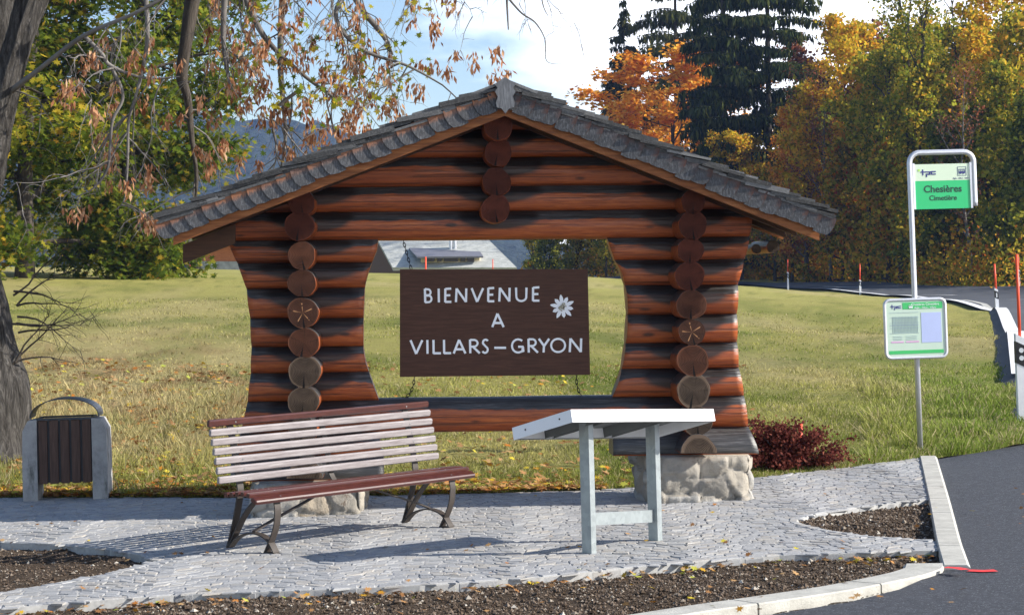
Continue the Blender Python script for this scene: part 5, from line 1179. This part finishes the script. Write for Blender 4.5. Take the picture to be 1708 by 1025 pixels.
extra = [
 (T_broad, 1085, 222, .6, .80, 'smaller rust orange tree left of the glowing orange one, by the pale sky', 'orange'),
 (T_broad2, 1020, 230, 1.0, .62, 'low golden tree at the left foot of the right hand wood', 'gold'),
 (T_slim, 1010, 215, 2.0, .62, 'thin yellow green tree showing through the right part of the shelter opening', 'mapleyel'),
 (T_bushy, 960, 225, 1.5, .70, 'olive bush of a tree seen above the right half of the welcome sign', 'yg'),
 (T_bushy, 915, 215, 3.1, .62, 'dark bushy evergreen seen through the opening beside the chalet roof', 'dullgreen'),
 (T_broad2, 890, 240, .2, .55, 'yellow green tree seen through the opening above the middle of the sign', 'mapleyel'),
 (T_broad, 985, 245, 2.2, .60, 'mid green tree behind the thin yellow one in the shelter opening', 'yg'),
 (T_broad2, 1235, 178, 2.4, .68, 'golden tree glowing low between the trunks of the two tall spruces', 'gold'),
 (T_slim, 1318, 180, 4.4, .90, 'orange leaved slim tree right beside the tallest spruce', 'orange'),
 (T_bushy, 1290, 172, .4, .78, 'yellow olive undergrowth tree below the tallest spruce', 'under'),
 (T_broad2, 1392, 205, 5.0, 1.22, 'reddish brown topped tree standing out against the sky right of the spruces', 'rust'),
 (T_broad, 1425, 182, 1.7, .92, 'orange and green tree halfway between roof end and bus stop', 'gold'),
 (T_bushy, 1405, 165, 2.5, .95, 'mixed gold and green bushy tree at the road edge behind the second post', 'under'),
 (T_ash, 1445, 168, 1.2, .96, 'tall thin ash whose bare top leans left, between spruces and bus stop', None),
 (T_ash, 1565, 165, 3.3, 1.03, 'tall thin ash rising straight above the bus stop plate', None),
 (T_ash, 1612, 170, 5.1, .95, 'tall thin ash just right of the bus stop plate', None),
 (T_slim, 1540, 158, .7, .98, 'yellow green slim tree whose pale trunk stands left of the bus stop pole', 'yg'),
 (T_broad2, 1600, 180, 3.9, 1.12, 'large olive gold tree above and right of the bus stop plate', 'mapleyel'),
 (T_broad, 1690, 170, .9, .98, 'tall golden brown tree filling the top right corner', 'gold'),
 (T_broad2, 1740, 160, 2.9, 1.05, 'olive tree cut off by the right border', 'yg'),
 (T_bushy, 1575, 152, 4.9, .95, 'dark green bushy tree behind the bus stop pole', 'dullgreen'),
 (T_bushy, 1480, 158, 1.9, .85, 'yellow leaved bushy tree low between second post and bus stop pole', 'under'),
 (T_bushy, 1720, 140, 3.6, 1.0, 'dark green bushy tree at the very right border behind the road', 'dullgreen'),
 (T_bare, 1340, 176, 3.0, 1.05, 'bare grey brown tree with drooping fine twigs behind the roof end', None),
 (T_bare, 1620, 148, 1.0, .85, 'bare twiggy sapling in front of the dark bushes at the right', None),
 (T_broad, 1530, 205, 4.1, .95, 'golden tree deep in the wood between the tall ashes', 'gold'),
 (T_broad2, 1650, 205, 5.6, 1.10, 'brownish olive tree deep in the wood at the upper right', 'yg'),
 (T_bushy, 1350, 190, 5.9, 1.35, 'dark green tree deep in the wood behind the bare twiggy tree', 'dullgreen'),
 (T_bushy, 1455, 195, 4.2, 1.45, 'olive green tree deep in the wood behind the leaning ash', 'yg'),
 (T_slim, 1680, 145, 2.2, .90, 'yellow slim tree at the road edge behind the far right post', 'mapleyel'),
 (T_broad2, 1830, 165, 1.2, 1.0, 'olive tree just outside the right border', 'yg'),
 (T_bushy, 1860, 140, .2, 1.1, 'dark bushy tree just outside the right border', 'dullgreen'),
]
for src, px, D, rz, sc, lab, lm in extra: copy_tree(src, at(px, D), rz, sc, lab, lm)

# understorey and the depth of the wood: uncountable masses
rng = np.random.default_rng(31)
def mass(name, label, n, pxr, Dr, hfun, size, m, seed, clump=260):
    rng = np.random.default_rng(seed); cpx = rng.uniform(*pxr, clump); cD = rng.uniform(*Dr, clump) if not callable(Dr) else Dr(cpx, rng)
    cX = (cpx - CXP) / FPX * cD; cz = zt(cX, cD) + rng.random(clump) ** 1.5 * hfun(cpx); idx = rng.integers(0, clump, n); r_ = rng.uniform(.5, 1.6, clump)
    c = np.c_[cX[idx], cD[idx], cz[idx]] + rng.normal(0, 1, (n, 3)) * r_[idx][:, None] * np.array([1, 1, .65]); c[:, 2] = np.maximum(c[:, 2], zt(c[:, 0], c[:, 1]) + .05)
    V, k = leaf_cloud(c, size, rng, 'quad'); o = fast_mesh(name, V, k, M[m]); setp(o, label, 'undergrowth', kind='stuff'); return o
fe = lambda px, rng: np.interp(px, [860, 1000, 1240, 1400, 1540, 1708, 1900], [225, 219, 189, 179, 150, 130, 113]) + rng.uniform(1, 16, len(px))
mass('undergrowth', 'yellow and orange undergrowth along the foot of the wood beyond the road', 26000, (880, 1900), fe, lambda p: 3.0 + 0 * p, .26, 'under', 41, 420)
fe2 = lambda px, rng: fe(px, rng) + rng.uniform(10, 45, len(px))
mass('woodland_depth', 'olive mass of leaves deep inside the wood beyond the road', 24000, (1000, 1900), fe2, lambda p: np.interp(p, [1000, 1150, 1300, 1900], [7, 10, 15, 15.0]), .55, 'yg', 42, 420)
mass('undergrowth', 'bright gold and orange young beeches along the road between spruces and bus stop', 22000, (1215, 1600), lambda px, rng: fe(px, rng) + rng.uniform(0, 6, len(px)), lambda p: 8.5 + 0 * p, .34, 'gold', 45, 330)
mass('woodland_depth', 'golden mass of leaves deep inside the wood beyond the road', 36000, (1180, 1900), fe2, lambda p: np.interp(p, [1180, 1300, 1900], [8, 15, 18.0]), .42, 'gold', 43, 360)

# ------------------------------------------------------------------ left: green maples, old trunk with dry seed bunches
def maple(seed, px, D, H, cr, label, leafm, nleaf, cz=.12):
    mb, st = grow(seed, H, .32, cr, cz, 34, 'round', up=.05, sub=8, droop=.34, twigs=4); V, k = leaves_at(st, nleaf, .45, .25, seed, 'maple', flat=.5)
    return tree_obj('maple_tree', mb, V, k, 'barkdark', leafm, at(px, D), label, 'maple tree')
maple(51, 205, 84, 24, 4.9, 'green maple with gaps of sky, nearest the left end of the shelter roof', 'maple', 42000, .06)
mpl = [o for o in bpy.data.objects if o.name.startswith('maple_tree')][0]; rr = random.Random(9); hs = []; mb = MB()
for k in range(26):
    p = P(rr.uniform(190, 300), rr.uniform(330, 400), 80) - mpl.location; q = p + Vector((rr.uniform(-.6, .6), rr.uniform(-.8, .8), -rr.uniform(.8, 2.3))); mb.tube([p, (p + q) / 2 + Vector((.1, 0, 0)), q], [.03, .02, .006], 4, cap=False); hs += [p.lerp(q, f_) for f_ in (.2, .4, .6, .8, 1.0)]
mb.build('drooping_twigs', M['barkdark'], mpl, smooth=True, fix=False); V, k = leaves_at(hs, 3600, .28, .22, 5, 'maple', flat=.5); fast_mesh('drooping_leaves', V, k, M['maple'], mpl)
maple(52, 40, 80, 24, 8.0, 'large dark green maple filling the left edge behind the litter bin', 'maple', 52000, .05)
maple(53, -190, 75, 22, 7.5, 'green maple at the far left, mostly outside the picture', 'mapleyel', 26000, .06)
maple(54, 150, 105, 23, 7.5, 'yellower maple standing behind and between the two green maples', 'mapleyel', 34000, .04)
mb = MB(); rr = random.Random(77)
old = thing('old_tree', 'old grey barked tree at the left edge with bare twigs and dry seed bunches', 'tree', at(-8, 23.4)); DT = 23.4
def ol(x, y, D=DT): p = P(x, y, D); return p - old.location
def tubep(mb, pts, n=10, per=8): 
    c = curve([p for p, r in pts], per); rs = []
    for i in range(len(pts) - 1):
        for k in range(per): rs.append(pts[i][1] + (pts[i + 1][1] - pts[i][1]) * k / per)
    rs.append(pts[-1][1]); rs = [r * (1 + .04 * math.sin(i / per * 4.1)) for i, r in enumerate(rs)]; mb.tube(c, rs, n); return c
tubep(mb, [(ol(-6, 800), .50), (ol(-6, 740), .405), (ol(-10, 650), .37), (ol(-28, 560), .33), (ol(-45, 470), .30), (ol(-48, 390), .27), (ol(-32, 320), .22), (ol(-12, 250), .18), (ol(8, 160), .165), (ol(34, 60), .155), (ol(58, -20), .14), (ol(95, -160), .12), (ol(150, -380), .08)], 64, 22)
tubep(mb, [(ol(-48, 390), .26), (ol(-50, 300, 23.8), .24), (ol(-20, 160, 24), .25), (ol(0, 40, 24), .24), (ol(-5, -100, 24), .2), (ol(-30, -350, 24), .12)], 14)
tk = mb.build('trunk', M['bark'], old, smooth=True, fix=False)
co = np.zeros(len(tk.data.vertices) * 3); no = np.zeros_like(co); tk.data.vertices.foreach_get('co', co); tk.data.vertices.foreach_get('normal', no); co = co.reshape(-1, 3); no = no.reshape(-1, 3)
ang = np.arctan2(no[:, 1], no[:, 0]); rdg = np.abs(fbm(ang * 6.0 + 3 + np.sin(co[:, 2] * 2.1) * .5, co[:, 2] * .75 + np.sin(ang * 3) * .6, 8, 4) - .5) * 2
co += no * ((rdg - .35) * .085 + (fbm(ang * 1.3, co[:, 2] * .8, 4, 2) - .5) * .10)[:, None]; tk.data.vertices.foreach_set('co', co.ravel()); tk.data.update()
mb = MB(); TW = []
limbs = [
 [(58, -60, 23.4, .08), (180, -120, 23, .07), (330, -110, 22.6, .07), (480, -90, 22.5, .055), (620, -60, 22.6, .04), (760, -70, 22.8, .03), (900, -90, 23, .02)],
 [(8, 160, 23.4, .035), (60, 120, 23, .028), (140, 60, 22.6, .024), (230, 20, 22.4, .02), (320, -30, 22.4, .016)],
 [(330, -60, 24.4, .09), (312, 60, 24.4, .075), (303, 125, 24.4, .065), (313, 165, 24.4, .045), (320, 230, 24.4, .03), (328, 300, 24.4, .02), (322, 360, 24.4, .008)],
 [(480, -90, 23.5, .05), (470, 20, 23.5, .04), (468, 120, 23.6, .032), (476, 220, 23.6, .02), (470, 275, 23.6, .012)],
 [(560, -70, 23.5, .05), (600, 10, 23.5, .035), (640, 60, 23.5, .028), (655, 92, 23.5, .012)],
 [(330, -110, 23, .05), (400, -20, 23.2, .04), (440, 60, 23.3, .03), (500, 120, 23.4, .022), (560, 165, 23.4, .014)],
 [(620, -60, 23, .03), (560, 20, 22.9, .028), (600, 80, 22.9, .022), (680, 110, 22.9, .015), (735, 140, 22.9, .008)],
 [(846, -120, 23, .02), (845, -20, 23, .016), (848, 50, 23, .006)],
 [(846, -5, 23, .012), (870, 22, 23, .010), (893, 38, 23, .008), (909, 66, 23, .006), (912, 102, 23, .004), (940, 107, 23, .002)],
 [(896, -60, 23.2, .012), (905, 5, 23.2, .008), (915, 28, 23.2, .003)],
 [(185, 110, 22.6, .02), (205, 160, 22.6, .018), (188, 200, 22.6, .016), (184, 240, 22.6, .014), (178, 285, 22.6, .014), (150, 318, 22.6, .008), (115, 330, 22.6, .004)],
 [(140, 60, 22.6, .022), (170, 90, 22.6, .02), (185, 110, 22.6, .02), (240, 130, 22.6, .012), (300, 128, 22.6, .006)],
 [(240, -40, 22.8, .03), (246, 60, 22.8, .022), (232, 140, 22.8, .018), (215, 200, 22.8, .015), (213, 260, 22.8, .015), (208, 330, 22.8, .008), (190, 352, 22.8, .003)],
 [(380, -60, 23.2, .04), (372, 60, 23.2, .028), (385, 150, 23.2, .015)],
 [(500, 150, 23.3, .02), (455, 190, 23.3, .018), (462, 250, 23.3, .010), (455, 285, 23.3, .006)],
]
for li_, l_ in enumerate(limbs):
    if li_ == 2:
        md = MB(); TW.append(tubep(md, [(ol(x, y, D), r) for x, y, D, r in l_], 8, 6)); md.build('dark_limb', M['barkdark'], old, smooth=True, fix=False); continue
    TW.append(tubep(mb, [(ol(x, y, D), r) for x, y, D, r in l_], 7, 6))
def twig(p0, d0, ln, r, lev):
    m = 7; p = p0.copy(); d = d0.normalized(); pts = [p.copy()]; bend = rr.uniform(-.15, .25)
    for i in range(m): d = rdir(rr, d + Vector((0, 0, -.16 + (.30 if i > 4 else 0) * rr.random())), .17); p = p + d * ln / m; pts.append(p.copy())
    mb.tube(pts, [r * (1 - .8 * i / m) for i in range(m + 1)], 4, cap=False); out = [pts[-1]]
    if lev < 2:
        for _ in range(rr.randint(2, 4)):
            i = rr.randint(2, m); out += twig(pts[i], rdir(rr, (pts[i] - pts[i - 1]).normalized(), .7), ln * rr.uniform(.35, .65), r * .55, lev + 1)
    return out
tips = []
def topx(p): w_ = p + old.location; return CXP + w_.x / w_.y * FPX, HORY - (w_.z - CH) / w_.y * FPX
for li, c in enumerate(TW):
    nt_ = [26, 10, 7, 8, 8, 14, 12, 0, 0, 0, 4, 5, 8, 8, 6][li]
    for _ in range(nt_):
        i = rr.randint(2, len(c) - 2); tips += twig(c[i], rdir(rr, Vector((rr.uniform(-.8, .8), rr.uniform(-.4, .4), -.5)), .35), rr.uniform(.35, 1.15), .010, 0)
mb.build('twigs', M['twig'], old, smooth=True, fix=False)
want = [(120, 345), (142, 342), (108, 140), (182, 300), (185, 168), (240, 155), (247, 290), (252, 275), (280, 190), (302, 190), (330, 240), (345, 250), (352, 262), (345, 278), (250, 355), (240, 350), (258, 360), (390, 135), (400, 170), (412, 160), (430, 140), (433, 190), (440, 175), (478, 165), (482, 170), (520, 212), (512, 225), (515, 218), (465, 235), (485, 250), (480, 245), (560, 145), (575, 140), (590, 160), (600, 165), (545, 190), (543, 215), (540, 140), (610, 205), (565, 210), (580, 215), (620, 150), (640, 170), (700, 140), (660, 160), (335, 160), (400, 262), (430, 268), (170, 60), (350, 45), (370, 60), (420, 110), (445, 60), (470, 30), (520, 60), (560, 40), (610, 60), (650, 90), (690, 25), (700, 100), (722, 95), (745, 110), (760, 85), (830, 75), (835, 110), (845, 115), (825, 82), (790, 88), (723, 50), (725, 20), (820, 125), (500, 20), (540, 100), (600, 100), (630, 30), (580, 90), (490, 100), (440, 120), (455, 90), (390, 80), (350, 100), (300, 100), (250, 60)]
cl = [ol(x, y, rr.uniform(22.7, 23.7)) for x, y in want]
for t_ in tips:
    x, y = topx(t_)
    roof_y = 350 - (x - 268) * .385
    if y < roof_y - 8 and x < 760 and rr.random() < (.10 if x > 380 else .05): cl.append(t_)
rng = np.random.default_rng(6); C_ = []
for c in cl:
    s_ = rng.uniform(.55, 1.1); n = int(30 * s_); 
    C_.append(np.array(tuple(c)) + np.c_[rng.normal(0, .042 * s_, n), rng.normal(0, .042 * s_, n), -rng.random(n) * .20 * s_ + .02])
C_ = np.concatenate(C_); V, k = leaf_cloud(C_, .085, rng, 'long', hang=.8, smin=.6); V = V.reshape(-1, 4, 3); ctr_ = V[:, :1]; V = ctr_ + (V - ctr_) * np.array([1.35, 1.35, 1.0]); 
o = fast_mesh('seed_bunches', V.reshape(-1, 3), 4, M['seed'], old); setp(o, 'dry brown bunches of winged seeds', kind='stuff')
gl = [c for c in tips if 440 < topx(c)[0] < 740 and topx(c)[1] < 350 - (topx(c)[0] - 268) * .385 - 5]
if gl:
    V, k = leaves_at([c for c in gl if rr.random() < .4] or gl, 420, .12, .075, 9, 'maple'); fast_mesh('leaves', V, k, M['mapleyel'], old)
# dead side shoots low on the old trunk
mb = MB(); rs_ = random.Random(5); org = ol(30, 570, 23.2)
for k in range(11):
    a = rs_.uniform(-.05, 1.25); p = org + Vector((rs_.uniform(-.06, .0), 0, rs_.uniform(-.3, .55))); d = Vector((math.cos(a), rs_.uniform(-.3, .3), math.sin(a))); pts = [p.copy()]
    for i in range(8): d = rdir(rs_, d - Vector((0, 0, .02)), .13); p = p + d * .10; pts.append(p.copy())
    mb.tube(pts, [.013 * (1 - i / 9) for i in range(9)], 5, cap=False)
    for j in range(6):
        i = rs_.randint(2, 8); q = pts[i].copy(); dd = rdir(rs_, d, .6); tp_ = [q.copy()]
        for _ in range(4): dd = rdir(rs_, dd, .2); q = q + dd * .08; tp_.append(q.copy())
        mb.tube(tp_, [.004, .003, .0025, .002, .001], 4, cap=False)
mb.build('dead_shoots', M['barkdark'], old, smooth=True, fix=False)
# barberry shrub
bsb = thing('barberry_shrub', 'low red brown barberry shrub beside the right pier', 'shrub', G(1313, 783)); bsb.scale = (1.25, 1.1, 1.12); rng = np.random.default_rng(8); mb = MB(); st = []
for k in range(70):
    a = rng.uniform(0, 6.28); e = rng.uniform(.25, 1.45); ln = rng.uniform(.30, .52); d = Vector((math.cos(a) * math.cos(e) * 1.25, math.sin(a) * math.cos(e) * .8, math.sin(e)))
    p = [d * ln * f_ + Vector((0, 0, .02 - .08 * f_ * f_)) for f_ in (0, .35, .7, 1)]; mb.tube(p, [.006, .005, .003, .001], 4, cap=False)
    st += [p[1].lerp(p[2], q) for q in (.2, .6)] + [p[2].lerp(p[3], q) for q in (0, .3, .6, 1.0)]
mb.build('stems', M['barkdark'], bsb, smooth=True, fix=False); V, k = leaves_at(st, 9000, .032, .026, 8, 'quad'); fast_mesh('foliage', V, k, M['shrub'], bsb)

# ------------------------------------------------------------------ grass, litter
def blades(name, label, n, pxr, Y0, Y1, hgt, wid, seed, power=1.6, tuft=0):
    rng = np.random.default_rng(seed); px = rng.uniform(*pxr, n); e = np.interp(px, ex, eY); Y = e + .02 + (Y1 - e) * rng.random(n) ** power; X = (px - CXP) / FPX * Y
    if tuft:
        X += rng.normal(0, .02, n)
    Z = zmesh(X, Y) - .01; col = meadow_col(X, Y); hn = fbm(X * 1.7, Y * 1.7, 77)
    h = hgt * (.2 + 2.2 * np.clip(hn - .25, 0, 1)) * rng.uniform(.5, 1.4, n); w = wid * rng.uniform(.6, 1.4, n) * (1 + (Y - 19) / 30); a = rng.uniform(0, np.pi, n)
    lean = rng.normal(0, .45, (n, 2)) * h[:, None]; wx, wy = np.cos(a) * w, np.sin(a) * w * .5
    v = np.zeros((n, 4, 3)); v[:, 0] = np.c_[X - wx, Y - wy, Z]; v[:, 1] = np.c_[X + wx, Y + wy, Z]; v[:, 2] = np.c_[X + wx * .4 + lean[:, 0], Y + wy * .4 + lean[:, 1], Z + h]; v[:, 3] = np.c_[X - wx * .4 + lean[:, 0], Y - wy * .4 + lean[:, 1], Z + h * .98]
    m_ = fbm(X * 3, Y * 3, 99); c = col * rng.uniform(.65, 1.5, n)[:, None]; st = np.array([.55, .47, .25]); dry = (rng.random(n) < .16 + .35 * np.clip(m_ - .5, 0, 1) * 2)[:, None]; c = np.where(dry, st * rng.uniform(.6, 1.1, n)[:, None], c)
    o = fast_mesh(name, v.reshape(-1, 3), 4, M['blade'], None, np.repeat(c, 4, 0)); setp(o, label, 'grass', kind='stuff')
blades('grass', 'short mixed green and straw coloured grass of the meadow', 170000, (-150, 1800), 0, 34, .050, .0048, 61, 1.5)
blades('grass', 'coarser meadow grass farther up the slope', 70000, (-150, 1800), 0, 60, .04, .006, 62, .9)
blades('grass', 'bright long grass on the bank behind the bus stop', 40000, (1440, 1800), 0, 30, .12, .006, 63, 1.2)
blades('grass', 'dry straw grass around the litter bin and old trunk', 16000, (-60, 400), 0, 30, .12, .005, 64, 1.0)
def litter(name, label, n, fn, size, seed):
    rng = np.random.default_rng(seed); X, Y, Z = fn(rng, n); V, k = leaf_cloud(np.c_[X, Y, Z], size, rng, 'maple', flat=2.6); o = fast_mesh(name, V, k, M['leaf_litter']); setp(o, label, 'leaves', kind='stuff')
def f1_(rng, n):
    px = rng.uniform(-150, 1250, n); px = np.where(rng.random(n) < .6, rng.uniform(-100, 620, n), px); e = np.interp(px, ex, eY); Y = e + (rng.random(n) ** 1.7) * 14; X = (px - CXP) / FPX * Y; return X, Y, zmesh(X, Y) + .035
litter('fallen_leaves', 'brown fallen leaves scattered over the grass behind the paving', 5200, f1_, .075, 71)
def f2_(rng, n):
    px = rng.uniform(-100, 1000, n); e = np.interp(px, ex, eY); Y = e + rng.exponential(.22, n) - .03; X = (px - CXP) / FPX * Y; return X, Y, zmesh(X, Y) + .03
litter('fallen_leaves', 'fallen leaves gathered along the back edge of the paving', 2600, f2_, .07, 72)
def f3_(rng, n):
    q = rng.uniform(0, 1, n); xs = rng.uniform(0, 1560, n); ys = np.interp(xs, [p[0] for p in front_px[::-1]], [p[1] for p in front_px[::-1]]) + rng.exponential(7, n) + 4
    pts = [G(x, y, -.03) for x, y in zip(xs, ys)]; return np.array([p.x for p in pts]), np.array([p.y for p in pts]), np.array([p.z for p in pts])
litter('fallen_leaves', 'small yellow and brown leaves along the front edge of the paving', 420, f3_, .045, 73)
def f4_(rng, n):
    xs = rng.uniform(-50, 1900, n); ys = rng.uniform(800, 1025, n); pts = [G(x, y, .012) for x, y in zip(xs, ys)]; return np.array([p.x for p in pts]), np.array([p.y for p in pts]), np.array([p.z for p in pts])
litter('fallen_leaves', 'single dry leaves strewn over the cobbles and asphalt', 170, f4_, .042, 74)

# ------------------------------------------------------------------ mountain and haze
mpx = [-1500, -500, 0, 200, 330, 420, 520, 600, 680, 780, 870, 940, 1050, 1300, 1800, 2600]; mpy = [60, 90, 130, 150, 175, 208, 212, 240, 290, 350, 398, 418, 425, 400, 380, 350]
V = []; F = []; nx = 260; ny = 40; rngm = np.random.default_rng(2)
xs = np.linspace(-1500, 2600, nx)
for j in range(ny):
    t_ = j / (ny - 1)
    for i, x in enumerate(xs):
        D = 700 + 900 * t_; yr = np.interp(x, mpx, mpy); top = CH + (HORY - yr) / FPX * 1600; X = (x - CXP) / FPX * 1600
        V.append((X, D, -6 + (top + 6) * t_ ** 1.3 + (fbm(np.array([X / 60]), np.array([D / 60]), 3)[0] - .5) * 22 * t_ + rngm.uniform(0, 5) * t_))
F = [(j * nx + i, j * nx + i + 1, (j + 1) * nx + i + 1, (j + 1) * nx + i) for j in range(ny - 1) for i in range(nx - 1)]
t = NT('forested_slope', .95, .1); v = t.coord('Object', (.12, .05, .05)); t.col(t.ramp(t.noise(v, 1.2, 8, .75), [(.3, (.008, .013, .014)), (.55, (.025, .036, .032)), (.8, (.09, .08, .06))])); t.bump(t.noise(v, 2, 5), 1, 4)
o = mesh('mountain', V, F, t.m, smooth=False); setp(o, kind='structure')
hb = MB(); hb.box((0, 900, 120), (3600, 1900, 258)); hz = hb.build('haze', None); setp(hz, 'thin blue autumn haze in the air', 'haze', kind='stuff')
hm = bpy.data.materials.new('haze'); hm.use_nodes = True; hn_ = hm.node_tree; hn_.nodes.remove(hn_.nodes['Principled BSDF']); pv = hn_.nodes.new('ShaderNodeVolumePrincipled')
pv.inputs['Color'].default_value = (.36, .54, 1, 1); pv.inputs['Density'].default_value = .00016; pv.inputs['Anisotropy'].default_value = .2; hn_.links.new(pv.outputs[0], hn_.nodes['Material Output'].inputs['Volume']); hz.data.materials.append(hm)
